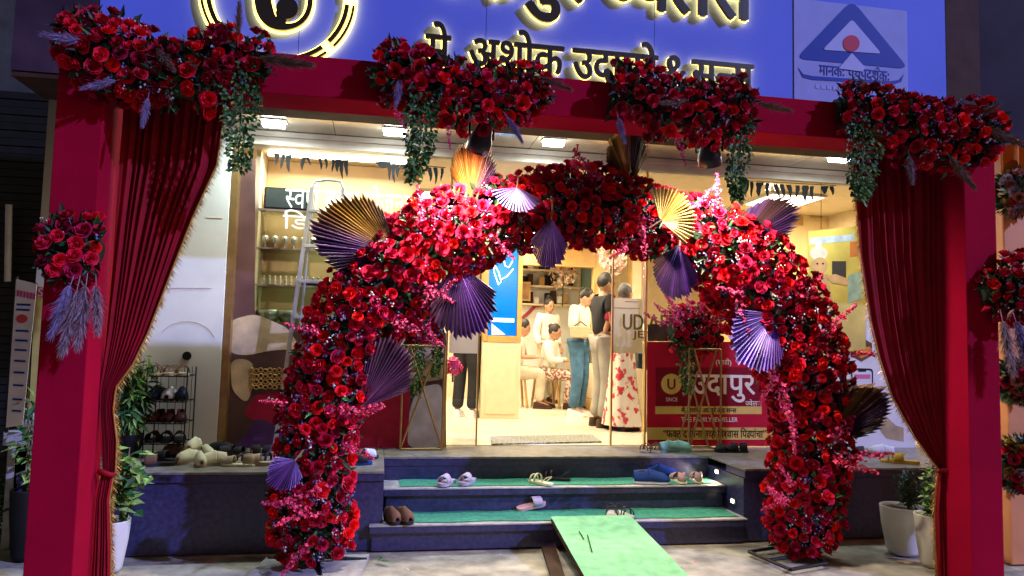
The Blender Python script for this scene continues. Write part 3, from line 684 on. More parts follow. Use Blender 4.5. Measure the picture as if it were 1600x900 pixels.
curtain('dark red curtain with gold fringe, tied back against the pillar by the white flower pots',
        [(225, 1486, 1328), (300, 1485, 1332), (400, 1483, 1340), (500, 1483, 1357), (560, 1483, 1372), (620, 1484, 1392), (680, 1485, 1425), (715, 1486, 1450), (735, 1487, 1466)],
        4.42, True, [(733, 1487, 1467), (800, 1491, 1462), (900, 1494, 1466), (960, 1496, 1464)], 735)
# garlands on the crossbeam and pillars
GYF = GATE-.02
def garland(label, pts, ivs, pls, sps, seed, cat='garland', grp='flower garlands on the gate'):
    c = at(pts[len(pts)//2][0], pts[len(pts)//2][1], GYF); t = thing('flower_garland', label, cat, c, grp)
    bl = Bloom(t, pts, GYF, rr=(.036, .05), dens=1.2, mix=(.45, .4, .15), seed=seed, flat_=.75)
    for k, v in enumerate(ivs): ivy(t, v, GYF-.1, seed=seed+k, n=620)
    plumes(t, pls, GYF-.14); sprays(t, sps, GYF-.12); return bl
garland('red rose garland with violet plumes and ivy, on the gate corner by the white column',
        [(108, 40, 26), (135, 62, 52), (175, 90, 70), (235, 115, 58), (290, 128, 54), (345, 105, 58), (385, 95, 52), (420, 112, 34)],
        [[(378, 95, 24), (378, 150, 30), (375, 205, 24), (372, 262, 14)]],
        [(150, 70, 178, 75, 'plume_violet'), (185, 125, 205, 55, 'plume_violet'), (232, 150, -92, 55, 'plume_violet'), (400, 90, -8, 95, 'plume_brown'), (372, 60, 88, 58, 'plume_brown'), (240, 70, -50, 60, 'plume_brown')], [], 5)
garland('red rose garland on the crossbeam around the tilted black spotlight',
        [(588, 115, 40), (630, 118, 56), (690, 142, 52), (740, 158, 50), (800, 150, 48), (850, 135, 34)],
        [[(662, 140, 24), (658, 190, 28), (656, 235, 20), (645, 278, 10)]],
        [(625, 120, -95, 55, 'plume_violet'), (845, 120, -25, 55, 'plume_brown'), (790, 180, -60, 55, 'plume_violet')], [(700, 195, -95, 40), (620, 170, -80, 40)], 6)
garland('red rose garland on the crossbeam around the upright spotlight',
        [(955, 140, 40), (1005, 150, 50), (1060, 180, 50), (1110, 180, 52), (1165, 160, 40)],
        [[(1160, 170, 14), (1158, 230, 20), (1150, 280, 16), (1152, 310, 8)]],
        [(965, 180, -80, 50, 'plume_violet'), (1180, 160, -15, 60, 'plume_brown'), (1080, 160, 190, 60, 'plume_brown')], [(1060, 215, -70, 45)], 7)
garland('red rose garland with straw plumes and ivy, on the gate corner by the white pots',
        [(1308, 170, 34), (1350, 172, 44), (1400, 198, 54), (1450, 215, 56), (1500, 215, 54), (1545, 195, 42)],
        [[(1348, 185, 26), (1350, 235, 30), (1346, 280, 22), (1345, 310, 10)]],
        [(1530, 195, -28, 80, 'plume_brown'), (1480, 240, -60, 70, 'plume_brown'), (1420, 240, -95, 55, 'plume'), (1520, 185, 30, 50, 'plume_brown')], [], 8)
garland('round red rose bouquet with hanging plumes, on the pillar by the white column', [(70, 402, 28), (95, 395, 58), (130, 390, 62), (155, 395, 34)], [],
        [(112, 440, -100, 95, 'plume_violet'), (135, 440, -88, 110, 'plume'), (150, 440, -80, 90, 'plume'), (122, 445, -93, 115, 'plume')], [], 9, 'bouquet', 'rose bouquets on the gate pillars')
garland('round red rose bouquet with dark plumes, on the pillar by the white pots', [(1535, 460, 24), (1560, 455, 48), (1590, 450, 56), (1625, 455, 40)], [],
        [(1565, 495, -92, 95, 'plume'), (1585, 495, -85, 100, 'plume_violet'), (1600, 490, -70, 90, 'plume_violet')], [], 10, 'bouquet', 'rose bouquets on the gate pillars')
# ================================================================ flower arch
AY = 4.95
ac = at(880, 880, AY)
ar = thing('flower_arch', 'free-standing arch thick with red roses, pink sprays and purple palm fans', 'arch', (ac.x, AY, 0))
APTS = [(494, 868, 45), (490, 830, 62), (488, 780, 62), (492, 735, 55), (494, 680, 58), (508, 620, 62), (525, 565, 62), (548, 515, 66), (585, 462, 72), (640, 408, 74), (700, 368, 72), (760, 346, 58), (830, 328, 58), (905, 318, 62), (970, 330, 58), (1045, 358, 54), (1105, 372, 62), (1160, 418, 72), (1203, 472, 76), (1240, 532, 74), (1264, 600, 66), (1272, 660, 60), (1266, 720, 60), (1258, 780, 60), (1255, 830, 54), (1256, 858, 40)]
bl = Bloom(ar, APTS, AY, full=True, rr=(.032, .055), dens=1.1, mix=(.5, .2, .3), seed=21, flat_=.8, leafn=1.0)
sprays(ar, [(660, 350, 100, 65), (690, 380, 120, 60), (655, 470, 20, 75), (640, 445, -10, 80), (620, 500, -30, 75), (660, 500, -60, 60), (500, 515, 165, 60), (500, 800, 190, 75), (480, 790, 175, 70), (520, 640, 0, 85), (530, 690, 0, 70), (545, 655, 12, 60), (480, 850, 235, 60), (510, 760, 200, 70), (450, 630, 150, 45),
            (900, 280, 110, 55), (940, 285, 150, 70), (770, 370, -40, 55), (1000, 340, -100, 65), (990, 370, -120, 60), (1120, 330, 80, 60), (1080, 330, 60, 55), (1150, 470, -100, 70), (1180, 450, 200, 70), (1270, 540, 40, 90), (1285, 560, 20, 85), (1260, 470, 65, 65), (1215, 560, -95, 80), (1220, 600, -80, 80), (1235, 640, -100, 70), (1300, 690, 25, 75), (1310, 710, 5, 80), (1300, 720, -10, 70), (1300, 680, 45, 70), (1230, 790, 165, 70), (1240, 770, 200, 60), (1240, 760, 120, 50)], AY-.24)
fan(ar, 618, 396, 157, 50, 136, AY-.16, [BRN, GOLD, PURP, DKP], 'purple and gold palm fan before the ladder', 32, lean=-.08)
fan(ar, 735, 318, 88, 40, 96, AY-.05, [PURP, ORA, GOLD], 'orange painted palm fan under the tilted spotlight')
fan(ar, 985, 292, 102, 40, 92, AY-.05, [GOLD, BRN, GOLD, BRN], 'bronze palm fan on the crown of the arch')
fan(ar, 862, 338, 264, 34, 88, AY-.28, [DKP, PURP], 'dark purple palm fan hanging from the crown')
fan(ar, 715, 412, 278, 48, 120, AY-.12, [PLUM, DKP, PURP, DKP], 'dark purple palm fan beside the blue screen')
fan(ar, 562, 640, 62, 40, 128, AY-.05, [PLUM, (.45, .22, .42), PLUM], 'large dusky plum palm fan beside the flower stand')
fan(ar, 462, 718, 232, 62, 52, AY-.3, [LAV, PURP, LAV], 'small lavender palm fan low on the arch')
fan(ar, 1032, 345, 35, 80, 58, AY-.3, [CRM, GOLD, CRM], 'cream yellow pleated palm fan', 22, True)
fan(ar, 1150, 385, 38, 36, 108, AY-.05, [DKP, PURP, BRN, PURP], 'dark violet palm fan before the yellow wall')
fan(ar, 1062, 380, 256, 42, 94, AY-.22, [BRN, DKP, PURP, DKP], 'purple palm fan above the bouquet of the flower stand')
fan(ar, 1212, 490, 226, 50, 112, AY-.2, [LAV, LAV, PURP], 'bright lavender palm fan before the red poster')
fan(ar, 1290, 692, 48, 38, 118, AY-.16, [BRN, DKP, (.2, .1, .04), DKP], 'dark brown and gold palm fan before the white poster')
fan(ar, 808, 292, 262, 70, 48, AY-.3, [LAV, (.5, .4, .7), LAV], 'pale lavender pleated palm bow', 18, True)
# steel feet
for (pts, bars) in ((((478, 868), (565, 882)), [((430, 862), (540, 905)), ((540, 905), (568, 868))]), (((1170, 862), (1235, 890), (1292, 880), (1250, 862)), [])):
    b = MB()
    if len(pts) == 4:
        q = [atz(x, y, .02) for x, y in pts]; q[3] = q[0]+(q[2]-q[1])
        for i in range(4): b.tube([q[i], q[(i+1) % 4]], .013, 6)
        m = (q[0]+q[2])/2; b.tube([m, Vector((at(1256, 800, AY).x, AY, .3))], .02, 8); b.tube([q[0].lerp(q[1], .5), q[3].lerp(q[2], .5)], .013, 6)
    else:
        q0 = atz(495, 875, .03)
        for dx, dy in ((-.32, .1), (.32, .02), (.05, -.3)): b.tube([q0+Vector((0, 0, .02)), q0+Vector((dx, dy, -.01))], .013, 6)
        b.tube([q0, Vector((at(494, 800, AY).x, AY, .3))], .02, 8)
    b.build('steel_foot', 'black_metal', ar)
# ================================================================ spotlights on the crossbeam
def par(label, px, py, aim, L=.17, r=.075, power=60):
    c = at(px, py, 4.40); t = thing('spotlight', label, 'spotlight', c); d = (aim-c).normalized()
    M = basis(d); b = MB(); b.lathe([(0, -L/2), (r*.55, -L/2), (r*.7, -L*.3), (r, L*.1), (r*1.02, L/2), (r*.94, L/2), (r*.9, L*.3)], (0, 0, 0), 20)
    b.v = [tuple(c+M @ Vector(v)) for v in b.v]; b.build('housing', 'black_metal', t)
    b = MB(); n = 20; b.add([c+M @ Vector((r*.9*math.cos(2*PI*k/n), r*.9*math.sin(2*PI*k/n), L*.36)) for k in range(n)], [tuple(range(n))]); b.build('lens', 'lamp_warm', t)
    b = MB(); s = M @ Vector((1, 0, 0)); b.tube([c+s*r*1.1, c+s*r*1.15+Vector((0, 0, .12)), Vector((c.x, GATE+GD-.03, GZ0))], .008, 6); b.tube([c-s*r*1.1, c-s*r*1.15+Vector((0, 0, .12)), Vector((c.x, GATE+GD-.03, GZ0))], .008, 6); b.build('bracket', 'black_metal', t)
    l = bpy.data.lights.new('spot_beam', 'SPOT'); l.energy = power; l.color = (1, .84, .66); l.spot_size = math.radians(150); l.spot_blend = .9; l.shadow_soft_size = .06
    o = bpy.data.objects.new('spot_beam', l); COL.objects.link(o); o.parent = t; o.location = d*(L*.55); o.rotation_euler = (-d).to_track_quat('Z', 'Y').to_euler()
par('black spotlight tilted toward the purple fan, under the crossbeam', 752, 216, at(640, 560, 5.3), power=230)
par('black spotlight hanging straight down from the crossbeam, beside ivy', 1108, 238, at(1130, 520, 5.0), power=230)
# soffit lamps
for px, py, lw in ((428, 190, 'beside the white column'), (617, 203, 'over the ladder window'), (865, 220, 'over the shop door'), (1312, 245, 'over the hanging yellow poster')):
    c = atz(px, py, SOF-.01); t = thing('soffit_lamp', 'lit white rectangular soffit lamp ' + lw, 'lamp', c, 'lamps in the shop soffit')
    boxpart('frame', 'white', t, c.x-.1, c.x+.1, c.y-.06, c.y+.06, SOF-.012, SOF-.002); boxpart('diffuser', 'lamp_white', t, c.x-.085, c.x+.085, c.y-.045, c.y+.045, SOF-.05, SOF-.0125)
    l = bpy.data.lights.new('soffit_glow', 'AREA'); l.energy = 20; l.color = (.86, 1, .95); l.shape = 'RECTANGLE'; l.size = .17; l.size_y = .09
    o = bpy.data.objects.new('soffit_glow', l); COL.objects.link(o); o.parent = t; o.location = (0, 0, -.06)
def lathe_thing(nm, label, cat, prof, p, mat, grp, sc=1.):
    b = MB(); b.lathe([(a*sc, c*sc) for a, c in prof], p, 12); o = b.build(nm, mat); o.location = p; o.data.transform(Matrix.Translation(-Vector(p))); tag(o, label, cat, grp); return o
flat('cloth_bust', (.7, .6, .45), .8, .1); flat('poster_tan0', (.35, .2, .1), .5, .3)
# ================================================================ shop interior
CZ = HZ0+.02
b = MB(); b.box(XC0-.02, 5.4, 6.62, 12.3, PZ-.05, PZ+.002); tag(b.build('shop_floor', 'shopfloor'), kind='structure')
b = MB(); b.box(XC0-.02, 5.4, GY+.07, 12.5, CZ, CZ+.1); tag(b.build('shop_ceiling', 'cream'), kind='structure')
b = MB(); b.box(XC0-.02, 5.4, 12.3, 12.5, PZ, CZ); tag(b.build('shop_back_wall', 'cream'), kind='structure')
for i, (x, y) in enumerate(((0.2, 8.3), (1.9, 8.0), (1.9, 10.4), (3.9, 8.9), (0.3, 10.6), (4.3, 7.35))):  # the last one is added to brighten the yellow partition wall
    t = thing('ceiling_light', 'square warm ceiling light inside the shop', 'ceiling light', (x, y, CZ), 'ceiling lights inside the shop')
    boxpart('frame', 'white', t, x-.32, x+.32, y-.32, y+.32, CZ-.03, CZ-.002); boxpart('diffuser', 'lamp_warm', t, x-.29, x+.29, y-.29, y+.29, CZ-.036, CZ-.0305)
    l = bpy.data.lights.new('ceiling_glow', 'AREA'); l.energy = 64; l.color = (1, .83, .54); l.size = .58
    o = bpy.data.objects.new('ceiling_glow', l); COL.objects.link(o); o.parent = t; o.location = (0, 0, -.045)
# partition wall behind the right window
pw = thing('partition_wall', 'warm yellow partition wall with two brass plaques behind the right window', 'wall', (4.4, 8.2, PZ))
X0 = at(1160, 400, 8.2).x; X1 = at(1318, 400, 8.2).x
boxpart('panel', pm('warm_plaster', (.72, .56, .3), .6, var=.1, scale=3), pw, X0, X1, 8.2, 8.35, PZ, CZ-.002)
boxpart('pilaster', 'yellow_wall', pw, X0-.16, X0-.004, 8.15, 8.4, PZ, CZ-.002)
for (a, c, d, e) in ((1236, 338, 1254, 352), (1265, 326, 1284, 340)):
    r = rect(a, c, d, e, 8.2); boxpart('plaque', 'brass', pw, r[0], r[1], 8.18, 8.199, r[2], r[3], .003)
bx_ = thing('dark_alcove', 'dark grey alcove with a slanted bar behind the right window', 'alcove', (at(1330, 320, 8.2).x, 8.3, PZ))
boxpart('back_panel', pm('alcove_grey', (.07, .075, .055), .6), bx_, X1+.004, 5.39, 8.35, 8.4, PZ, CZ-.002)
b = MB(); b.tube([at(1296, 300, 8.1), at(1312, 355, 8.1)], .02, 6); b.build('bar', 'alu', bx_)
# gold portal at the back
gp = thing('portal_frame', 'golden wooden portal frame at the back of the shop', 'portal', (2.6, 10.9, PZ))
r = rect(800, 378, 932, 416, 10.9); boxpart('lintel', 'wood_gold', gp, r[0]-.6, r[1]-.003, 10.85, 11.0, r[2], r[3]+.3)
for (a, c) in ((926, 944), (982, 1004)):
    r = rect(a, 380, c, 600, 10.9); boxpart('post', 'yellow_wall', gp, r[0], r[1], 10.86, 10.99, PZ, CZ-.003)
dr = thing('dark_green_door', 'dark green narrow door at the back of the shop', 'door', (at(921, 500, 11.6).x, 11.6, PZ))
r = rect(908, 410, 930, 560, 11.6); boxpart('leaf', pm('door_green', (.02, .07, .035), .4), dr, r[0], r[1]+.1, 11.6, 11.66, PZ, r[3]+.1)
b = MB(); b.tube([(r[0]+.06, 11.55, PZ+.9), (r[0]+.06, 11.55, PZ+1.15)], .012, 6); b.build('handle', 'brass', dr)
# wall shelves at the back
ws = thing('wall_shelves', 'cream wall shelves with boxes and a red wave stripe at the back', 'shelves', (at(850, 500, 12.1).x, 12.1, PZ))
r = rect(800, 415, 905, 600, 12.1)
boxpart('back_panel', 'white', ws, r[0], r[1], 12.18, 12.28, PZ, r[3])
for py in (425, 450, 478):
    z = at(850, py, 12.1).z; boxpart('shelf', 'cream', ws, r[0], r[1], 11.95, 12.178, z, z+.03)
for i, px in enumerate(range(806, 892, 9)):
    for py in (424, 449, 477):
        if (i*7+py) % 5 == 0: continue
        p = at(px, py, 12.05); h = .1+.13*((i*37+py) % 7)/7
        bt = boxpart('box', ('black', 'wood_gold', 'white', 'wood')[(i*3+py) % 4], ws, p.x, p.x+.085, 12.0, 12.1, p.z+.032, p.z+.032+h)
b = MB(); pts = [at(x, y, 12.15) for x, y in ((800, 500), (815, 498), (828, 487), (836, 478), (850, 476), (870, 474))]; b.tube(pts, .03, 6); b.build('wave_stripe', flat('wave_red', (.4, .05, .08)), ws)
# display counter
X = 2.95
dc = thing('display_counter', 'long cream and golden display counter along the shop floor', 'counter', (X+.25, 9.4, PZ))
boxpart('plinth', 'wood_gold', dc, X-.03, X+.55, 7.6, 11.6, PZ, PZ+.16)
for i in range(5):
    y = 7.6+i*.8; boxpart('front_panel', 'cream', dc, X, X+.5, y+.006, y+.794, PZ+.162, PZ+.66, .004)
boxpart('display_case', 'glass_shelf', dc, X+.003, X+.5, 7.61, 11.59, PZ+.662, PZ+.92)
boxpart('top_rail', 'wood_gold', dc, X-.012, X+.51, 7.6, 11.6, PZ+.922, PZ+.95)
bust = [(0, 0), (.05, 0), (.052, .01), (.03, .02), (.04, .06), (.075, .12), (.08, .16), (.03, .19), (.025, .23), (0, .235)]
for i in range(7):
    o = lathe_thing('necklace_bust', 'cream necklace bust in the row on the display counter', 'bust', bust, Vector((X+.3, 7.9+i*.5, PZ+.952)), ('cloth_bust', 'wood_gold')[i % 2], 'necklace busts on the display counter')
for i, (px, py, w_, h_, m) in enumerate(((818, 455, 22, 30, 'wood_gold'), (945, 470, 26, 60, 'white'), (995, 440, 20, 70, 'cream'))):
    q = rect(px-w_/2, py-h_/2, px+w_/2, py+h_/2, 10.8 if i else 11.9); t = thing('framed_picture', ('small golden framed picture on the back shelves', 'white framed panel behind the person in black shirt', 'cream framed panel beside the glass door film')[i], 'picture', ((q[0]+q[1])/2, 10.8, q[2]))
    yy = 10.8 if i else 11.9; boxpart('frame', 'wood_gold', t, q[0], q[1], yy, yy+.04, q[2], q[3]); boxpart('picture', m if i else 'poster_tan0', t, q[0]+.03, q[1]-.03, yy-.004, yy-.001, q[2]+.03, q[3]-.03)
# stool
def stool(label, px, py, h, grp=None):
    p = atz(px, py, PZ); t = thing('wooden_stool', label, 'stool', p, grp)
    boxpart('seat', 'wood_gold', t, p.x-.18, p.x+.18, p.y-.18, p.y+.18, p.z+h-.04, p.z+h, .008)
    for dx in (-1, 1):
        for dy in (-1, 1):
            b = MB(); b.tube([(p.x+dx*.17, p.y+dy*.17, p.z), (p.x+dx*.13, p.y+dy*.13, p.z+h-.04)], .018, 6); b.build('leg', 'wood_gold', t)
    return p
# kiosk
kp = atz(780, 655, PZ); kx0, kx1 = atz(751, 655, PZ).x, atz(811, 655, PZ).x; ky = kp.y
ks = thing('screen_kiosk', 'cream cabinet topped by a gold framed blue screen inside the door', 'kiosk', (kp.x, ky, PZ))
zc = at(780, 534, ky).z; zt = at(780, 380, ky).z
boxpart('cabinet', 'cream', ks, kx0, kx1, ky, ky+.35, PZ, zc, .006)
boxpart('inset_panel', 'cream', ks, kx0+.05, kx1-.05, ky-.008, ky-.001, PZ+.06, zc-.05, .003)
for a, c, d, e in ((kx0, kx0+.055, zc+.003, zt), (kx1-.055, kx1, zc+.003, zt)): boxpart('gold_frame', 'wood_gold', ks, a, c, ky-.01, ky+.2, d, e, .004)
boxpart('gold_frame', 'wood_gold', ks, kx0+.057, kx1-.057, ky-.01, ky+.2, zc+.003, zc+.07)
boxpart('screen', pm('blue_screen', (.0, .12, .5), .2, var=.3, scale=4, emit=(.0, .16, .75), es=.7), ks, kx0+.06, kx1-.06, ky+.02, ky+.19, zc+.075, zt)
neon = pm('neon_white', (1, 1, 1), .5, var=0, emit=(.55, .85, 1), es=3)
for pts in (((770, 405), (772, 425), (779, 445), (783, 440), (779, 425), (771, 410)), ((787, 402), (789, 415), (795, 418), (801, 408)), ((784, 436), (792, 432), (802, 420))):
    b = MB(); b.tube([at(x, y, ky+.012) for x, y in pts], .006, 5); b.build('neon_line', neon, ks)
r = rect(769, 496, 803, 503, ky+.018); boxpart('caption', neon, ks, r[0], r[1], ky+.016, ky+.019, r[2], r[3]-.01)
poly('corner_flash', [(768, 505), (790, 523), (768, 523)], 'white', ks, ky+.018)
# mat
mp = [atz(x, y, PZ) for x, y in ((766, 684), (925, 681), (940, 692), (768, 696))]
t = thing('door_mat', 'grey speckled mat just inside the shop door', 'mat', (mp[0]+mp[2])/2)
b = MB(); b.add([(p.x, p.y, PZ+h) for h in (.003, .016) for p in mp], [(7, 6, 5, 4), (0, 1, 5, 4), (1, 2, 6, 5), (2, 3, 7, 6), (3, 0, 4, 7)]); b.build('mat', mixm('mat_speckle', (.12, .12, .1), (.45, .44, .4), 60, .4, .6, rough=.95, bump=.6, bscale=120), t)
# pink flowers in the shop
def mini_bouquet(label, px, py, Y, R, seed, mats=('pink',), n=60):
    c = at(px, py, Y); t = thing('blossom_bouquet', label, 'bouquet', c); rg = random.Random(seed); b = MB(); b.tint = None
    R = R*(c-CAM).dot(_f)/FPX
    for i in range(n):
        d = Vector((rg.gauss(0, 1), rg.gauss(0, 1), rg.gauss(0, 1))).normalized(); p = c+d*R*rg.uniform(.5, 1); M = basis(d, rg.random()*6); r = rg.uniform(.025, .04)
        for k in range(5):
            a = k*1.257; b.add([p, p+M @ Vector((r*math.cos(a-.5), r*math.sin(a-.5), .3*r)), p+M @ Vector((r*1.2*math.cos(a), r*1.2*math.sin(a), .5*r)), p+M @ Vector((r*math.cos(a+.5), r*math.sin(a+.5), .3*r))], [(0, 1, 2), (0, 2, 3)], rg.randrange(len(mats)))
    tag(b.build('blossoms', list(mats), t), kind='stuff')
    s = MB(); s.tube([c-Vector((0, 0, R*1.9)), c], .01, 6); s.build('stems', 'leaf_dark', t)
pale = flat('pale_pink', (.75, .45, .42), var=.2)
mini_bouquet('pale pink blossom arrangement hanging by the yellow post', 955, 405, 8.9, 26, 4, ('pale_pink', 'white'), 90)
mini_bouquet('pale pink blossom arrangement on the back shelves', 880, 430, 11.4, 26, 5, ('pale_pink', 'white', 'wood_gold'), 90)
mini_bouquet('small magenta blossom bunch beside the black trousers', 708, 572, 7.3, 13, 6, ('pink',), 40)
# ---------------------------------------------------------------- left display window
LY = 6.72
r = rect(402, 243, 646, 505, LY)
du = thing('display_shelves', 'lit beige display unit with glass shelves behind the left window', 'display unit', ((r[0]+r[1])/2, 7.0, PZ))
boxpart('back_panel', pm('shelf_back', (.6, .42, .22), .5, var=.12, scale=3), du, r[0], r[1]+.05, 7.1, 7.16, PZ, CZ-.003)
boxpart('side_panel', 'cream', du, r[0]-.04, r[0]-.002, LY, 7.16, PZ, CZ-.003)
SH = [at(520, y, LY).z for y in (332, 391, 448, 506)]
for z in SH: boxpart('shelf', 'glass_shelf', du, r[0], r[1], LY, 7.095, z-.012, z); boxpart('shelf_edge', 'alu', du, r[0], r[1], LY-.008, LY-.001, z-.014, z+.002)
boxpart('shelf_lamp', 'lamp_warm', du, r[0]+.05, r[1]-.05, 6.74, 6.78, CZ-.035, CZ-.005)
l = bpy.data.lights.new('shelf_fill', 'AREA'); l.energy = 40; l.color = (1, .84, .56); l.shape = 'RECTANGLE'; l.size = r[1]-r[0]-.1; l.size_y = .05  # extra area light added to brighten the display shelves
o = bpy.data.objects.new('shelf_fill', l); COL.objects.link(o); o.parent = du; o.location = Vector(((r[0]+r[1])/2, 6.76, CZ-.04))-Vector(du.location); o.rotation_euler = (math.radians(-12), 0, 0)
t = thing('display_monitor', 'dark rounded monitor standing on the top display shelf', 'monitor', at(450, 330, 6.85)); q = rect(412, 293, 482, 328, 6.85)
boxpart('body', 'black', t, q[0], q[1], 6.85, 6.9, q[2], q[3], .015); boxpart('screen', pm('screen_grey', (.03, .05, .06), .15), t, q[0]+.02, q[1]-.02, 6.845, 6.849, q[2]+.02, q[3]-.02); boxpart('foot', 'black', t, (q[0]+q[1])/2-.08, (q[0]+q[1])/2+.08, 6.83, 6.93, SH[0], SH[0]+.012)
gob = [(0, 0), (.03, 0), (.028, .008), (.006, .02), (.006, .06), (.03, .085), (.034, .13), (.03, .13), (.0, .09)]
for i in range(8): lathe_thing('silver_goblet', 'silver goblet in a row on the display shelf below the monitor', 'goblet', gob, at(414+i*15, 390, 6.85).xy.to_3d()+Vector((0, 0, SH[1])), 'alu', 'silver goblets on the display shelf', .9)
idol = [(0, 0), (.022, 0), (.024, .01), (.012, .02), (.018, .045), (.014, .07), (.008, .08), (.012, .095), (.008, .11), (0, .112)]
for i in range(13): lathe_thing('silver_figurine', 'small silver figurine in a close row on the display shelf', 'figurine', idol, at(412+i*8.5, 448, 6.82).xy.to_3d()+Vector((0, 0, SH[2])), 'steel_grey' if i % 3 else 'alu', 'silver figurines on the display shelf', .8)
t = thing('price_board', 'small black and gold name board on the lower display shelf', 'board', at(500, 470, 6.8)); q = rect(472, 440, 520, 452, 6.8)
boxpart('panel', 'wood_gold', t, q[0], q[1], 6.80, 6.81, SH[2]+.002, q[3]); boxpart('strip', 'black', t, q[0], q[1], 6.796, 6.799, SH[2]+.004, SH[2]+.03)
for k, px in enumerate((420, 450)): lathe_thing('glass_bowl', 'clear bowl on the lowest display shelf, ' + ('by the side panel' if k == 0 else 'beside another bowl'), 'bowl', [(0, 0), (.05, 0), (.1, .05), (.12, .11), (.11, .11), (.09, .05), (0, .01)], at(px, 500, 6.9).xy.to_3d()+Vector((0, 0, SH[3])), 'alu', None)
# window poster with drapery and bangles
wp = thing('window_poster', 'large jewellery poster with beige drapery and gold bangles on the left window', 'poster', at(500, 700, GY))
PYP = GY-.012
poly('sheet', [(357, 246), (399, 248), (398, 508), (697, 520), (697, 699), (350, 701)], pm('poster_dark', (.1, .05, .045), .35, var=.5, scale=2.5), wp, PYP, .004)
cr2 = flat('poster_beige', (.62, .47, .28), .4, .35, scale=5)
poly('drapery', rnd([(360, 500), (398, 490), (450, 512), (470, 545), (420, 548), (385, 556), (358, 552)], 13, 6), cr2, wp, PYP-.005, .001)
poly('drapery', rnd([(360, 562), (388, 560), (402, 578), (398, 596), (386, 632), (362, 610)], 13, 6), cr2, wp, PYP-.0065, .001)
for i in range(9):
    for j in range(4):
        c = at(393+i*7.2, 578+j*8.5+(i % 2)*1.5, PYP-.012); b = MB(); b.tube([c+Vector((.018*math.cos(a*PI/5), -.003*math.sin(a*PI/5), .017*math.sin(a*PI/5))) for a in range(11)], .0055, 5); b.build('bangle', 'gold', wp)
poly('red_field', rnd([(398, 616), (640, 592), (640, 700), (520, 700), (378, 650)], 13, 6), flat('poster_red', (.42, .02, .06), .35, .2), wp, PYP-.005, .001)
poly('violet_field', rnd([(368, 700), (402, 652), (445, 668), (520, 700)], 13, 6), flat('poster_violet', (.12, .05, .2), .35, .2), wp, PYP-.0065, .001)
poly('white_cloth', rnd([(640, 640), (652, 606), (690, 598), (694, 699), (636, 699)], 13, 6), flat('poster_pale', (.6, .58, .68), .35, .2), wp, PYP-.0065, .001)
poly('tan_field', rnd([(590, 535), (697, 540), (697, 592), (640, 600), (600, 580)], 13, 6), flat('poster_tan', (.5, .36, .22), .35, .3), wp, PYP-.0078, .001)
for i in range(12):
    c = at(420+i*5.5, 622+(i*7 % 5), PYP-.008); b = MB(); b.ell(c, (.012, .004, .012), 7, 4); b.build('pearl', 'bud', wp)
# red poster
rp = thing('red_poster', 'red shop poster with cream Devanagari name and yellow bands beside the door', 'poster', at(1115, 697, GY))
RY = GY-.02
poly('sheet', [(1011, 534), (1262, 534), (1262, 697), (1011, 697)], flat('poster_crimson', (.5, .012, .035), .35, .06), rp, RY, .004)
poly('photo_strip', [(1012, 507), (1100, 507), (1100, 533), (1012, 533)], flat('strip_dark', (.1, .06, .05), .4, .4), rp, RY, .004)
poly('dark_field', [(1024, 574), (1190, 574), (1190, 634), (1024, 634)], flat('poster_maroon', (.22, .008, .02), .35, .1), rp, RY-.005, .001)
yb = flat('poster_yellow', (.72, .5, .12), .4, .08)
poly('band', [(1024, 635), (1190, 635), (1190, 647), (1024, 647)], yb, rp, RY-.005, .001)
poly('band', [(1011, 668), (1225, 668), (1225, 687), (1011, 687)], yb, rp, RY-.005, .001)
poly('coin', [(1049+16*math.cos(a*PI/12), 600+16*math.sin(a*PI/12)) for a in range(24)], yb, rp, RY-.0065, .001)
text_part('lettering', 'U', 'poster_maroon', rp, *rect(1043, 592, 1055, 608, RY-.008), RY-.0082, bold=.003)
crm = flat('letter_cream', (.85, .78, .6)); blk = flat('letter_ink', (.03, .015, .01))
text_part('lettering', ['उदापुर'], crm, rp, *rect(1080, 586, 1180, 628, RY), RY-.007, bold=.005)
text_part('lettering', [('half', 'ज'), 'वेल', 'स', ('reph',)], crm, rp, *rect(1164, 624, 1190, 634, RY), RY-.007, bold=.001)
text_part('lettering', 'SINCE', crm, rp, *rect(1040, 621, 1058, 627, RY), RY-.007)
text_part('lettering', ['मे', '.', ('space', .2), 'अशोक', ('space', .2), 'उदापुरे', ('space', .2), 'अँड', ('space', .2), 'स', ('half', 'न'), 'स'], blk, rp, *rect(1064, 635, 1150, 647, RY), RY-.007, bold=.0008)
text_part('lettering', 'THE FAMILY JEWELLER', crm, rp, *rect(1064, 652, 1152, 661, RY), RY-.007, bold=.001)
text_part('lettering', ['“फ', ('half', 'क'), 'त', ('space', .25), 'दािगना', ('space', .25), 'न', ('half', 'व'), 'हे', ('space', .25), 'िव', ('half', 'श'), 'वास', ('space', .25), 'िप', ('half', 'ढ'), 'यांचा”'], blk, rp, *rect(1036, 668, 1196, 686, RY), RY-.007, bold=.001)
text_part('lettering', ['(साडी)'], crm, rp, *rect(1118, 560, 1142, 572, RY), RY-.007, bold=.001)
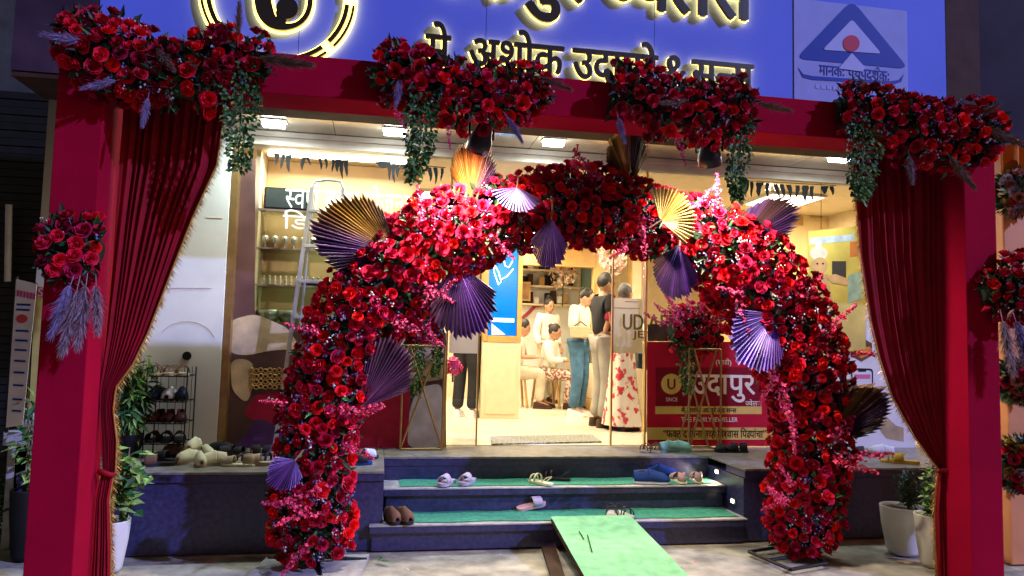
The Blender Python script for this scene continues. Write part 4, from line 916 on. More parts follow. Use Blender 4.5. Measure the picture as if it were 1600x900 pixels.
# hanging poster with child figure
hp = thing('hanging_poster', 'yellow festive poster of a turbaned child with a tray, hanging in the right window', 'poster', at(1305, 352, GY-.03))
HY = GY-.05
poly('sheet', [(1262, 362), (1352, 352), (1352, 545), (1265, 560)], pm('poster_gold', (.62, .5, .12), .4, var=.25, scale=3), hp, HY, .006)
b = MB(); b.tube([at(1283, 262, HY), at(1283, 358, HY)], .003, 5); b.build('cord', 'black', hp)
poly('title_band', [(1265, 372), (1335, 366), (1335, 376), (1265, 382)], flat('poster_sky', (.5, .6, .7), .4, .3), hp, HY-.0065, .001)
def disc(n, c, rx, ry, m, p, Y, th=.001): return poly(n, [(c[0]+rx*math.cos(a*PI/9), c[1]+ry*math.sin(a*PI/9)) for a in range(18)], m, p, Y, th)
fs = flat('print_skin', (.6, .38, .2), .4, .15); wh = flat('print_white', (.75, .72, .62), .4, .15)
disc('print_turban', (1279, 396), 14, 11, wh, hp, HY-.0068); disc('print_plume', (1279, 385), 5, 7, wh, hp, HY-.008); disc('print_face', (1281, 415), 12, 13, fs, hp, HY-.0082); disc('print_ear', (1270, 414), 4, 6, fs, hp, HY-.0095)
for dx in (-4, 5): disc('print_eye', (1281+dx, 412), 1.6, 1.4, blk, hp, HY-.0097)
poly('print_tunic', [(1268, 430), (1294, 428), (1300, 470), (1296, 500), (1272, 502), (1266, 465)], fs, hp, HY-.0068, .001)
poly('print_trousers', [(1270, 470), (1296, 468), (1297, 530), (1272, 534)], wh, hp, HY-.0082, .001)
poly('print_arm', [(1290, 432), (1305, 428), (1326, 436), (1324, 446), (1300, 442)], fs, hp, HY-.0095, .001)
poly('print_card', [(1300, 408), (1322, 408), (1322, 434), (1314, 440), (1300, 436)], flat('print_charcoal', (.06, .055, .05)), hp, HY-.0068, .001)
poly('print_square', [(1328, 378), (1346, 376), (1346, 400), (1328, 402)], flat('print_orange', (.6, .2, .06)), hp, HY-.0068, .001)
poly('print_window', [(1325, 430), (1348, 424), (1348, 466), (1325, 474)], flat('print_teal', (.35, .5, .42), .4, .3), hp, HY-.0068, .001)
# white poster with hexagons and phone
xp = thing('white_poster', 'white poster with hexagon jewellery pictures and a phone, below the hanging poster', 'poster', at(1350, 700, GY))
WY = GY-.03
poly('sheet', [(1286, 506), (1350, 476), (1430, 470), (1430, 700), (1280, 700)], flat('poster_white', (.68, .7, .72), .35, .06), xp, WY, .004)
poly('rim', [(1284, 502), (1348, 466), (1352, 474), (1288, 512)], flat('poster_tan2', (.42, .33, .2), .4, .2), xp, WY-.005, .002)
def hexa(cx, cy, r, m, m2):
    poly('hexagon', [(cx+r*math.sin(a*PI/3), cy-r*math.cos(a*PI/3)) for a in range(6)], m, xp, WY-.005, .002); poly('picture', [(cx+r*.8*math.sin(a*PI/3), cy-r*.8*math.cos(a*PI/3)*.9) for a in (1.2, 2, 3, 4, 4.8)], m2, xp, WY-.0075, .001)
hexa(1333, 515, 18, pm('hex_gold', (.55, .33, .1), .4, var=.4, scale=30), flat('hex_red', (.5, .06, .03), .4, .2)); hexa(1346, 546, 19, flat('hex_brown', (.12, .08, .05), .4, .4), MT['hex_gold'] if 'hex_gold' in MT else 'gold'); hexa(1308, 537, 19, flat('hex_grey', (.3, .22, .2), .4, .3), 'hex_brown')
poly('phone', rnd([(1330, 575), (1364, 576), (1364, 668), (1330, 668)], 6), 'black', xp, WY-.005, .003); poly('phone_screen', rnd([(1332, 578), (1362, 579), (1362, 665), (1332, 665)], 5), flat('phone_pale', (.62, .66, .7), .3, .08), xp, WY-.0085, .001)
poly('notch', [(1340, 577), (1354, 577), (1353, 581), (1341, 581)], 'black', xp, WY-.0098, .0005); poly('heading', [(1335, 585), (1360, 585), (1360, 592), (1335, 592)], flat('phone_pink', (.6, .15, .3), .4), xp, WY-.0098, .0005)
for k in range(5): poly('text_line', [(1344, 612+k*8), (1360, 612+k*8), (1360, 615+k*8), (1344, 615+k*8)], 'steel_grey', xp, WY-.0098, .0005)
poly('curve_field', [(1366, 610), (1380, 620), (1384, 650), (1400, 665), (1412, 668), (1412, 690), (1385, 685), (1366, 660)], 'poster_tan2', xp, WY-.005, .001)
# leaf torans
def toran(label, items, Y):
    c = at(items[0][0], items[0][1], Y); t = thing('leaf_garland', label, 'garland', c)
    b = MB(); b.tube([at(items[0][0]-6, items[0][1]-1, Y), at(items[-1][0]+6, items[-1][1]-1, Y)], .004, 5); b.build('string', 'black', t)
    for i, (x, y, w, h, s) in enumerate(items):
        rg = random.Random(i); n = 6; L_, R_ = [], []
        for k in range(n+1):
            f = k/n; wd = w*.5*(1-f**2.2)*(.8+.4*rg.random())+.4; cx = x+s*f+1.2*math.sin(f*4+i); L_.append((cx-wd, y+h*f)); R_.append((cx+wd, y+h*f))
        b = MB(); b.prism(pp(L_+R_[::-1], Y-.002*(i % 3)), Y-.006-.002*(i % 3), Y-.002*(i % 3)); b.build('toran_leaf', 'black', t)  # each leaf is one even black strip
toran('black leaf garland over the left display window', [(432, 241, 7, 16, 0), (442, 242, 5, 22, -2), (450, 243, 7, 26, 2), (476, 246, 6, 20, -5), (482, 246, 5, 12, 2), (501, 248, 4, 17, 0), (509, 248, 4, 16, 1), (520, 249, 4, 20, 0), (527, 249, 8, 20, 1), (534, 250, 6, 30, 1), (542, 250, 6, 26, -1)], GY-.03)
toran('black leaf garland over the window beside the orange palm fan', [(598, 253, 22, 10, 0), (607, 256, 5, 26, 3), (614, 256, 5, 30, 3), (622, 257, 5, 20, -1), (636, 257, 20, 12, 0), (672, 262, 5, 22, 0), (680, 262, 5, 26, 1), (690, 263, 4, 20, 0)], GY-.03)
toran('black leaf garland over the right display window', [(1166, 283, 6, 20, 0), (1173, 284, 4, 24, 2), (1186, 285, 9, 22, 0), (1199, 286, 5, 26, 1), (1213, 288, 6, 22, 4), (1222, 288, 5, 22, 2), (1232, 289, 6, 22, 3), (1245, 290, 6, 20, 0), (1257, 290, 9, 26, 2), (1268, 291, 5, 24, 2), (1290, 291, 10, 12, -3), (1300, 291, 5, 14, 0)], GY-.03)
# ladder
ld = thing('step_ladder', 'aluminium step ladder standing between the flower arch and the window', 'ladder', atz(455, 700, PZ))
TL, TR = at(488, 292, 6.28), at(536, 293, 6.28); BL, BR = atz(428, 706, PZ), atz(520, 704, PZ)
for a, c in ((BL, TL), (BR, TR)):
    d = (c-a); n = Vector((d.z, 0, -d.x)).normalized(); b = MB(); b.obox((a+c)/2, n*.014, Vector((0, .028, 0)), d/2); b.build('rail', 'alu', ld)
b = MB(); b.tube([TL, TL+Vector((.02, 0, .05)), (TL+TR)/2+Vector((0, 0, .062)), TR+Vector((-.02, 0, .05)), TR], .012, 8); b.build('top_handle', 'alu', ld)
for k in range(7):
    f = (k+.7)/7.4; l, r_ = BL.lerp(TL, f), BR.lerp(TR, f); b = MB(); b.obox((l+r_)/2, (r_-l)/2*.97, Vector((0, .04, 0)), Vector((0, 0, .012))); b.build('rung', 'alu', ld, .002)
for a, c in ((BL+Vector((.06, .38, 0)), TL+Vector((.01, .06, -.05))), (BR+Vector((-.06, .38, 0)), TR+Vector((-.01, .06, -.05)))):
    b = MB(); b.tube([a, c], .013, 6); b.build('rear_leg', 'alu', ld)
# ================================================================ people
def skin_mesh(verts, edges, radii, root=0, sub=1):
    me = bpy.data.meshes.new('sk'); me.from_pydata([tuple(v) for v in verts], edges, []); o = bpy.data.objects.new('sk', me); COL.objects.link(o)
    md = o.modifiers.new('s', 'SKIN'); md.use_smooth_shade = True
    for i, v in enumerate(me.skin_vertices[0].data):
        v.radius = radii[i] if isinstance(radii[i], tuple) else (radii[i], radii[i]); v.use_root = (i == root)
    ss = o.modifiers.new('u', 'SUBSURF'); ss.levels = sub; ss.render_levels = sub
    dg = bpy.context.evaluated_depsgraph_get(); dg.update(); out = bpy.data.meshes.new_from_object(o.evaluated_get(dg)); bpy.data.objects.remove(o); bpy.data.meshes.remove(me)
    return out
def remesh(me, vox, it=4):
    o = bpy.data.objects.new('rm', me); COL.objects.link(o); md = o.modifiers.new('r', 'REMESH'); md.mode = 'VOXEL'; md.voxel_size = vox; md.use_smooth_shade = True
    sm = o.modifiers.new('sm', 'SMOOTH'); sm.iterations = it; sm.factor = .5
    dg = bpy.context.evaluated_depsgraph_get(); dg.update(); out = bpy.data.meshes.new_from_object(o.evaluated_get(dg)); bpy.data.objects.remove(o); return out
def join(meshes):
    bm = bmesh.new()
    for m in meshes: bm.from_mesh(m)
    out = bpy.data.meshes.new('j'); bm.to_mesh(out); bm.free(); return out
STAND = dict(pelvis=(0, 0, .96), spine=(0, .0, 1.13), chest=(0, .01, 1.30), neck=(0, 0, 1.46), head=(0, .03, 1.585),
             sL=(-.165, 0, 1.405), eL=(-.21, -.03, 1.13), wL=(-.2, .08, .92), sR=(.165, 0, 1.405), eR=(.21, -.03, 1.13), wR=(.2, .08, .92),
             hL=(-.085, 0, .93), kL=(-.095, .025, .5), aL=(-.1, -.03, .085), tL=(-.11, .13, .035), hR=(.085, 0, .93), kR=(.095, .025, .5), aR=(.1, -.03, .085), tR=(.11, .13, .035))
def person(label, foot, fwd, H, pose, skin='skin', hair='hair', top=None, bottom=None, shoe='white', hairstyle='short', dress=None, female=False, sleeve='e', seatz=None):
    J = {k: Vector(v) for k, v in {**STAND, **pose}.items()}; s = H/1.70
    t = thing('person', label, 'person', foot); ang = math.atan2(fwd[1], fwd[0])-PI/2; t.rotation_euler = (0, 0, ang); t.scale = (s, s, s)
    hd = J['head']; nk = J['neck']; lean = (hd-nk).normalized()
    k = .93 if female else 1.0
    names = ['pelvis', 'spine', 'chest', 'neck', 'sL', 'eL', 'wL', 'sR', 'eR', 'wR', 'hL', 'kL', 'aL', 'tL', 'hR', 'kR', 'aR', 'tR']
    rad = dict(pelvis=(.13*1.02, .11), spine=(.115*k, .09), chest=(.135*k, .1), neck=.052*k, sL=.055*k, sR=.055*k, eL=.04*k, eR=.04*k, wL=.027, wR=.027, hL=.088, hR=.088, kL=.057, kR=.057, aL=.038, aR=.038, tL=.034, tR=.034)
    V = [J[n] for n in names]; R = [rad[n] for n in names]; ix = {n: i for i, n in enumerate(names)}
    E = [(ix[a], ix[b_]) for a, b_ in (('pelvis', 'spine'), ('spine', 'chest'), ('chest', 'neck'), ('chest', 'sL'), ('sL', 'eL'), ('eL', 'wL'), ('chest', 'sR'), ('sR', 'eR'), ('eR', 'wR'), ('pelvis', 'hL'), ('hL', 'kL'), ('kL', 'aL'), ('aL', 'tL'), ('pelvis', 'hR'), ('hR', 'kR'), ('kR', 'aR'), ('aR', 'tR'))]
    V.append(nk+lean*.07); R.append(.05*k); E.append((ix['neck'], len(V)-1))
    parts = [skin_mesh(V, E, R)]
    for sd in 'LR':
        d = (J['w'+sd]-J['e'+sd]).normalized(); side = d.cross(Vector((0, 0, 1))); side = side.normalized() if side.length > .1 else Vector((1, 0, 0)); nn = d.cross(side)
        w = J['w'+sd]; pv = [w-d*.02, w+d*.05, w+d*.085]; hm = [skin_mesh(pv, [(0, 1), (1, 2)], [(.024, .02), (.038, .016), (.034, .013)])]
        for q, (o_, L) in enumerate(((-.027, .065), (-.009, .078), (.009, .074), (.026, .058))):
            b0 = w+d*.075+side*o_; hm.append(skin_mesh([b0, b0+d*L*.5+nn*.006, b0+d*L*.8+nn*.028], [(0, 1), (1, 2)], [.0095, .009, .0075]))
        b0 = w+d*.03+side*-.03; hm.append(skin_mesh([b0, b0+d*.03-side*.025, b0+d*.06-side*.03+nn*.012], [(0, 1), (1, 2)], [.012, .0105, .009])); parts += hm
    q = lean.to_track_quat('Z', 'Y').to_matrix() if lean.z < .995 else Matrix.Identity(3)
    fd = Vector((0, 1, 0)); M = Matrix.Rotation(-math.atan2(lean.y, lean.z), 3, 'X')
    b = MB(); b.ell(hd, (.073, .09, .112), 20, 14, M=M); b.ell(hd+M @ Vector((0, .045, -.055)), (.05, .05, .055), 14, 8, M=M); b.ell(hd+M @ Vector((0, .093, -.012)), (.013, .02, .024), 8, 6, M=M)
    for sx in (-1, 1): b.ell(hd+M @ Vector((sx*.074, -.005, -.01)), (.012, .022, .032), 8, 6, M=M)
    parts.append(b.mesh('hd', skin))
    body = remesh(join(parts), .0105); body.materials.clear(); body.materials.append(MT[skin]); o = link('body', body, t)
    for p in body.polygons: p.use_smooth = True
    for sx in (-1, 1):
        b = MB(); b.ell(hd+M @ Vector((sx*.03, .083, .006)), (.011, .006, .006), 8, 6, M=M); b.build('eye', 'black', None); oo = bpy.data.objects[b_name()] if False else COL.objects[-1]; oo.parent = t
        b = MB(); b.ell(hd+M @ Vector((sx*.031, .086, .028)), (.017, .006, .004), 8, 5, M=M); b.build('eyebrow', hair, None); COL.objects[-1].parent = t
    b = MB(); b.ell(hd+M @ Vector((0, .091, -.055)), (.022, .008, .007), 8, 6, M=M); b.build('mouth', flat('lip', (.35, .1, .08)), None); COL.objects[-1].parent = t
    hb = MB(); rg = random.Random(int(foot[0]*100)); hb.ell(hd+M @ Vector((0, -.022, .026)), (.082, .094, .104), 18, 12, M=M)
    if hairstyle == 'bun': hb.ell(hd+M @ Vector((0, -.1, .06)), (.04, .04, .04), 10, 8, M=M)
    if hairstyle == 'topbun': hb.ell(hd+M @ Vector((0, -.05, .13)), (.04, .04, .04), 10, 8, M=M)
    if hairstyle == 'long': hb.ell(hd+M @ Vector((0, -.075, -.09)), (.07, .045, .15), 12, 10, M=M)
    hb.v = [tuple(Vector(v)+Vector((rg.uniform(-1, 1), rg.uniform(-1, 1), rg.uniform(-1, 1)))*.004) for v in hb.v]
    hb.build('hair', hair, None); COL.objects[-1].parent = t
    if top:
        kk = 1.13; W_ = [J['pelvis'].lerp(J['spine'], .1), J['spine'], J['chest'], J['chest'].lerp(nk, .72)]; r_ = [(.155, .138), (.145*k+.006, .122), (.16*k, .128), .074]; e_ = [(0, 1), (1, 2), (2, 3)]
        for sd in 'LR':
            i = len(W_); W_.append(J['s'+sd]); r_.append(.08); e_.append((2, i)); W_.append(J['s'+sd].lerp(J['e'+sd], .55 if sleeve == 'h' else 1.)); r_.append(.074 if sleeve == 'h' else .064); e_.append((i, i+1))
            if sleeve == 'w': W_.append(J['e'+sd].lerp(J['w'+sd], .88)); r_.append(.045); e_.append((i+1, i+2))
        m = skin_mesh(W_, e_, r_, sub=2); m.materials.clear(); m.materials.append(MT[top]); link('shirt', m, t)
    if bottom:
        W_ = [J['pelvis']]; r_ = [(.125, .11)]; e_ = []
        for sd in 'LR':
            i = len(W_); W_ += [J['h'+sd], J['h'+sd].lerp(J['k'+sd], .5), J['k'+sd], J['k'+sd].lerp(J['a'+sd], .5), J['a'+sd].lerp(J['k'+sd], .03)]; r_ += [.115, .1, .084, .078, .08]; e_ += [(0, i), (i, i+1), (i+1, i+2), (i+2, i+3), (i+3, i+4)]
        m = remesh(skin_mesh(W_, e_, r_, sub=2), .013, 2); m.materials.clear(); m.materials.append(MT[bottom]); link('trousers', m, t)
    if dress:
        b = MB(); n = 40; pr = []
        for j in range(15):
            f = j/14; z = 1.1-f*1.04; rr = .135+.11*f**1.2-.03*math.sin(f*PI)*.3; pr.append((rr, z))
        b.lathe(pr, (0, 0, 0), n, sx=1., sy=.85, fn=lambda a: 1+.045*math.sin(9*a)+.02*math.sin(5*a+1)); b.build('skirt', dress, None); COL.objects[-1].parent = t
    if shoe:
        for sd in 'LR':
            a_, t_ = J['a'+sd], J['t'+sd]; d = (t_-a_); d.z = 0; d = d.normalized() if d.length > .01 else Vector((0, 1, 0)); sd_ = Vector((d.y, -d.x, 0)); b = MB(); sole = a_.z-.085
            for (z0, z1, g) in ((0, .03, 1.06), (.03, .085, 1.0)):
                prof = [(-.07, .03), (-.05, .04), (0, .041), (.08, .048), (.14, .046), (.18, .03), (.195, .012)]
                lo = [a_+d*x+sd_*w*g for x, w in prof]+[a_+d*x-sd_*w*g for x, w in prof[::-1]]
                hi_z = lambda x: z1 if z1 < .04 else (z1+.01 if x < .03 else z1-.035*(x-.03)/.16)
                L1 = [Vector((p.x, p.y, sole+z0)) for p in lo]; xs = [x for x, _ in prof]+[x for x, _ in prof[::-1]]
                L2 = [Vector((a_.x+(p.x-a_.x)*.9, a_.y+(p.y-a_.y)*.9, sole+hi_z(x))) if z1 > .04 else Vector((p.x, p.y, sole+z1)) for p, x in zip(lo, xs)]
                m_ = len(lo); b.add(L1+L2, [(i, (i+1) % m_, (i+1) % m_+m_, i+m_) for i in range(m_)]+[tuple(range(m_, 2*m_))], 0, True)
            b.build('shoe', shoe, None); COL.objects[-1].parent = t
    return t
def b_name(): return ''
flat('cloth_white', (.74, .7, .62), .8, .12, scale=12, bump=.2, bscale=30); MT['denim'] = pm('denim', (.06, .16, .3), .85, var=.35, scale=9, bump=.3, bscale=120)
flat('cloth_black', (.025, .025, .03), .8, .2); flat('cloth_grey', (.33, .31, .28), .8, .15, bump=.2, bscale=25); flat('cloth_beige', (.5, .44, .34), .8, .2, bump=.2, bscale=25)
MT['floral'] = mixm('floral_print', (.72, .66, .58), (.55, .03, .05), 11, .53, .58, rough=.8, bump=.1); MT['pattern'] = mixm('patterned_cloth', (.6, .5, .4), (.22, .08, .07), 26, .46, .54, rough=.8, bump=.1); flat('maroon_cloth', (.3, .03, .06), .8, .2)
hold = dict(eL=(-.22, .0, 1.13), wL=(-.06, .2, 1.07), eR=(.22, .0, 1.13), wR=(.07, .2, 1.05), neck=(0, .03, 1.45), head=(0, .105, 1.565))
f1 = atz(903, 650, PZ)
person('person in white shirt and blue jeans looking down at a beige bag', f1, (.72, -.6), 1.66, hold, 'skin_light', 'hair', 'cloth_white', 'denim', 'white', 'bun', female=True, sleeve='e')
bg_ = thing('handbag', 'beige handbag held by the person in blue jeans', 'bag', at(906, 523, f1.y-.2)); q = rect(893, 510, 921, 528, f1.y-.22)
boxpart('body', 'cream_dark', bg_, q[0], q[1], f1.y-.28, f1.y-.17, q[2], q[3], .012); b = MB(); b.tube([(q[0]+.03, f1.y-.22, q[3]), ((q[0]+q[1])/2, f1.y-.22, q[3]+.06), (q[1]-.03, f1.y-.22, q[3])], .008, 6); b.build('strap', 'wood', bg_)
person('person in black shirt and light grey trousers standing at the counter', atz(940, 667, PZ), (.95, .12), 1.74, dict(eL=(-.21, .04, 1.12), wL=(-.16, .26, 1.08), eR=(.21, .02, 1.12), wR=(.16, .25, 1.05)), 'skin', 'hair', 'cloth_black', 'cloth_grey', 'wood', 'short', sleeve='h')
person('grey-haired person in a red and white floral dress behind the glass door', atz(972, 672, PZ), (.8, .5), 1.60, dict(eL=(-.24, -.06, 1.12), wL=(-.14, .16, 1.1), eR=(.24, -.06, 1.12), wR=(.14, .16, 1.08)), 'skin', 'hair_grey', 'maroon_cloth', None, 'wood', 'short', dress='floral', female=True, sleeve='h')
seated = dict(pelvis=(0, 0, .52), spine=(0, .02, .69), chest=(0, .06, .86), neck=(0, .08, 1.02), head=(0, .13, 1.14), sL=(-.16, .07, .965), eL=(-.2, .12, .72), wL=(-.1, .33, .72), sR=(.16, .07, .965), eR=(.2, .12, .72), wR=(.1, .33, .72),
              hL=(-.09, .05, .5), kL=(-.11, .42, .5), aL=(-.11, .4, .085), tL=(-.11, .56, .035), hR=(.09, .05, .5), kR=(.11, .42, .5), aR=(.11, .38, .085), tR=(.12, .54, .035))
p4 = stool('wooden stool under the seated person in white blouse', 852, 637, .44)
person('seated person in white blouse and patterned trousers, on a stool', (p4.x, p4.y, PZ), (.8, -.45), 1.62, seated, 'skin', 'hair', 'cloth_white', 'pattern', 'wood', 'bun', female=True, sleeve='w')
p6 = stool('wooden stool behind the blue screen kiosk', 802, 636, .44)
person('seated person in beige trousers beside the blue screen kiosk', (p6.x, p6.y, PZ), (.9, -.35), 1.70, seated, 'skin', 'hair', 'cloth_white', 'cloth_beige', 'wood', 'short', sleeve='h')
person('person with black top bun in cream clothes at the back of the shop', (at(856, 500, 11.2).x, 11.2, PZ), (.4, -.9), 1.62, {}, 'skin', 'hair', 'cloth_white', 'cloth_beige', 'wood', 'topbun', female=True, sleeve='w')
person('person in black trousers standing behind the filmed glass door', atz(727, 652, PZ), (.5, .85), 1.68, {}, 'skin', 'hair', 'cloth_white', 'cloth_black', 'white', 'short', sleeve='h')
stool('empty wooden stool beside the display counter', 885, 628, .5)
# ================================================================ flower stands on the plinth
def stand(label, base, top_y, bc, brx, bry, seed, ivs):
    q0, q1 = atz(base[0], base[2], PZ), atz(base[1], base[2], PZ); w = q1.x-q0.x; y0 = (q0.y+q1.y)/2; y1 = y0+w*.85; t = thing('flower_stand', label, 'flower stand', ((q0.x+q1.x)/2, (y0+y1)/2, PZ)); zt = at(bc[0], top_y, y0).z
    def bar(nm, a, c): b = MB(); b.tube([a, c], .009, 6); b.build(nm, 'brass', t)
    C = [Vector((q0.x, y0, PZ+.012)), Vector((q1.x, y0, PZ+.012)), Vector((q1.x, y1, PZ+.012)), Vector((q0.x, y1, PZ+.012))]; T = [Vector((c.x, c.y, zt)) for c in C]
    for i in range(4): bar('base_bar', C[i], C[(i+1) % 4]); bar('top_bar', T[i], T[(i+1) % 4])
    for i in range(4): bar('leg', C[i], T[(i+1) % 4].lerp(T[i], .15)) if i % 2 == 0 else bar('leg', C[i], T[i-1].lerp(T[i], .15))
    for i in (0, 1): bar('post', C[i], T[i])
    bl = Bloom(t, [(bc[0]-brx*.75, bc[1]+4, bry*.7), (bc[0], bc[1], bry), (bc[0]+brx*.75, bc[1]+6, bry*.7)], (y0+y1)/2, full=True, rr=(.03, .042), dens=1., mix=(.3, .1, .6), seed=seed, leafn=1.1)
    sprays(t, [(bc[0]+brx*.8*math.cos(math.radians(a)), bc[1]-bry*.6*math.sin(math.radians(a)), a, 48) for a in range(20, 180, 16)]+[(bc[0]-20, bc[1], 100, 45), (bc[0]+18, bc[1]+5, 60, 45)], y0)
    for v in ivs: ivy(t, v, y0+.02, n=260, seed=seed, ls=(.02, .034))
stand('gold wire flower stand with pink bouquet and ivy, beside the plain film door', (625, 690, 704), 540, (652, 497), 55, 40, 31, [[(625, 525, 8), (627, 560, 12), (622, 590, 8)], [(650, 540, 14), (650, 580, 12), (650, 615, 6)], [(684, 535, 6), (682, 560, 8), (680, 585, 5)]])
stand('gold wire flower stand with pink bouquet and ivy, before the red poster', (1076, 1126, 706), 545, (1085, 515), 48, 42, 33, [[(1072, 530, 12), (1072, 570, 14), (1075, 615, 7)]])
# ================================================================ shoes
def shoe_parts(t, kind, m1, m2, L=.26):
    w = L*.19; prof = [(-.5, .25), (-.47, .55), (-.38, .74), (-.2, .72), (0, .78), (.2, .98), (.33, .98), (.43, .75), (.49, .35), (.5, .05)]
    def ring(sc, z, lift=0): P = [Vector((w*a*sc, x*L*(.98 if sc < 1 else 1), z+lift*max(0, x-.25))) for x, a in prof]; return P+[Vector((-p.x, p.y, p.z)) for p in P[::-1]]
    def sole(h, mat): b = MB(); n = 20; b.add(ring(1., 0)+ring(1., h), [(i, (i+1) % n, (i+1) % n+n, i+n) for i in range(n)]+[tuple(range(n, 2*n)), tuple(range(n-1, -1, -1))]); o = b.build('sole', mat, None); o.parent = t
    def vamp(x0, x1, h0, h1, mat, nm, n=8, open_=False):
        b = MB(); rows = []
        for i in range(n+1):
            f = i/n; x = x0+(x1-x0)*f; k = 0
            while k < len(prof)-2 and prof[k+1][0] < x: k += 1
            g = (x-prof[k][0])/(prof[k+1][0]-prof[k][0]); ww = w*(prof[k][1]+(prof[k+1][1]-prof[k][1])*g)*.97; hh = (h0+(h1-h0)*f)*(1-max(0, (x-.36)/.15)*.55)
            rows.append([Vector((ww*math.cos(a), x*L, .018+hh*math.sin(a)**.75)) for a in [PI*q/10 for q in range(11)]])
        b.grid(rows); o = b.build(nm, mat, None); o.parent = t; md = o.modifiers.new('th', 'SOLIDIFY'); md.thickness = .005
    def collar(mat):
        b = MB(); rows = []
        for z, sc in ((.018, .97), (.05, .9), (.085, .78)):
            rows.append([Vector((w*sc*.74*math.sin(a)*1., -.25*L-.24*L*sc*math.cos(a)*(1 if math.cos(a) > 0 else 1.0), z)) for a in [-PI*.62+PI*1.24*q/14 for q in range(15)]])
        b.grid(rows); o = b.build('heel_counter', mat, None); o.parent = t; md = o.modifiers.new('th', 'SOLIDIFY'); md.thickness = .008
    def opening(z):
        b = MB(); b.ell((0, -.27*L, z), (w*.5, .16*L, .012), 12, 6); o = b.build('opening', 'rub_dark', None); o.parent = t
    if kind == 'sneaker':
        sole(.028, m2); vamp(-.49, -.1, .075, .088, m1, 'heel_counter', 8); vamp(-.1, .49, .092, .045, m1, 'upper', 10); opening(.093)
    elif kind == 'slide': sole(.024, m2); vamp(.02, .34, .062, .05, m1, 'strap', 5)
    elif kind == 'clog': sole(.026, m2); vamp(-.49, -.1, .06, .075, m1, 'heel_counter', 8); vamp(-.1, .49, .082, .055, m1, 'upper', 10); opening(.076)
    elif kind == 'flat': sole(.014, m2); vamp(.12, .49, .05, .034, m1, 'upper', 6); collar(m1)
    else:
        sole(.016, m2)
        for x0, x1, h in ((.1, .17, .055), (.28, .34, .045)): vamp(x0, x1, h, h, m1, 'strap', 2)
        b = MB(); b.tube([(w*.7, -.12*L, .016), (w*.62, -.36*L, .06), (0, -.47*L, .07), (-w*.62, -.36*L, .06), (-w*.7, -.12*L, .016)], .004, 5); o = b.build('heel_strap', m1, None); o.parent = t
def shoe(label, px, py, Z, rot, kind, m1, m2, L=.26, grp=None, tilt=0, roll=0, hz=0):
    p = atz(px, py, Z); t = thing({'sneaker': 'sneaker', 'slide': 'slide_sandal', 'clog': 'clog', 'flat': 'flat_shoe', 'sandal': 'strap_sandal'}[kind], label, 'shoe', (p.x, p.y, Z+.002+hz), grp)
    shoe_parts(t, kind, m1, m2, L); t.rotation_euler = (math.radians(tilt), math.radians(roll), math.radians(rot)); return t
flat('rub_lilac', (.5, .42, .55), .6, .1); flat('rub_dark', (.03, .028, .035), .6, .2); flat('shoe_blue', (.02, .05, .22), .7, .2, bump=.3, bscale=200); flat('shoe_pale', (.6, .62, .7), .6, .1); flat('shoe_pink', (.62, .36, .36), .6, .1); flat('shoe_brown', (.16, .08, .05), .6, .2); flat('shoe_mint', (.25, .55, .48), .6, .1); flat('shoe_cream', (.7, .68, .48), .6, .1); flat('shoe_tan', (.42, .34, .24), .6, .2); flat('shoe_red', (.25, .04, .05), .6, .2); flat('shoe_navy', (.012, .018, .05), .6, .2); flat('shoe_maroon', (.09, .025, .03), .6, .2); flat('shoe_yellow', (.6, .42, .06), .6, .2)
T2, T1 = .373, .189
g = 'pale lilac slides on the upper tread'; [shoe('pale lilac slide sandal on the upper green tread', x, 757-i*2, T2, 150, 'slide', 'rub_lilac', 'rub_lilac', .24, g) for i, x in enumerate((698, 731))]
shoe('cream strap sandal on the upper tread between lilac slides and blue sneakers', 845, 756, T2, 35, 'sandal', 'shoe_cream', 'shoe_cream', .24); shoe('black strap sandal behind the cream sandal on the upper tread', 868, 750, T2, 70, 'sandal', 'rub_dark', 'rub_dark', .24)
shoe('pale slipper lying tilted on the lower tread above the ramp', 830, 797, T1, -75, 'slide', 'rub_lilac', 'shoe_pink', .24, None, 10, 12, .02)
g = 'dark strap sandals on the lower tread'; [shoe('dark strap sandal on the lower tread beside the ramp', x, 806, T1, 165+i*25, 'sandal', 'rub_dark', 'steel_grey', .23, g) for i, x in enumerate((955, 975))]
g = 'dark brown clogs on the lower tread'; [shoe('dark brown clog at the end of the lower tread by the plinth', x, 815, T1, 200, 'clog', 'shoe_brown', 'rub_dark', .22, g) for x in (612, 632)]
g = 'blue sneakers on the upper tread'; shoe('blue sneaker with pale sole on the upper tread, before its pair', 1018, 755, T2, -100, 'sneaker', 'shoe_blue', 'shoe_pale', .29, g); shoe('blue sneaker with pale sole on the upper tread, behind its pair', 1034, 746, T2, -112, 'sneaker', 'shoe_blue', 'shoe_pale', .29, g)
g = 'pale pink flats on the upper tread'; [shoe('pale pink flat shoe on the upper tread by the step light', x, 753-i, T2, 5-12*i, 'flat', 'shoe_pink', 'shoe_cream', .22, g) for i, x in enumerate((1060, 1088))]
g = 'brown sandals by the red poster'; [shoe('brown strap sandal on the plinth below the red poster', x, 706, PZ, 120+20*i, 'sandal', 'shoe_brown', 'shoe_tan', .22, g) for i, x in enumerate((1014, 1027))]
g = 'mint clogs by the red poster'; [shoe('mint green clog on the plinth below the red poster', x, 706, PZ, -80-30*i, 'clog', 'shoe_mint', 'shoe_mint', .2, g) for i, x in enumerate((1046, 1062))]
g = 'black flats beside the flower stand'; [shoe('black flat shoe on the plinth beside the flower stand base', x, 707, PZ, 80, 'flat', 'rub_dark', 'rub_dark', .22, g) for x in (1136, 1150)]
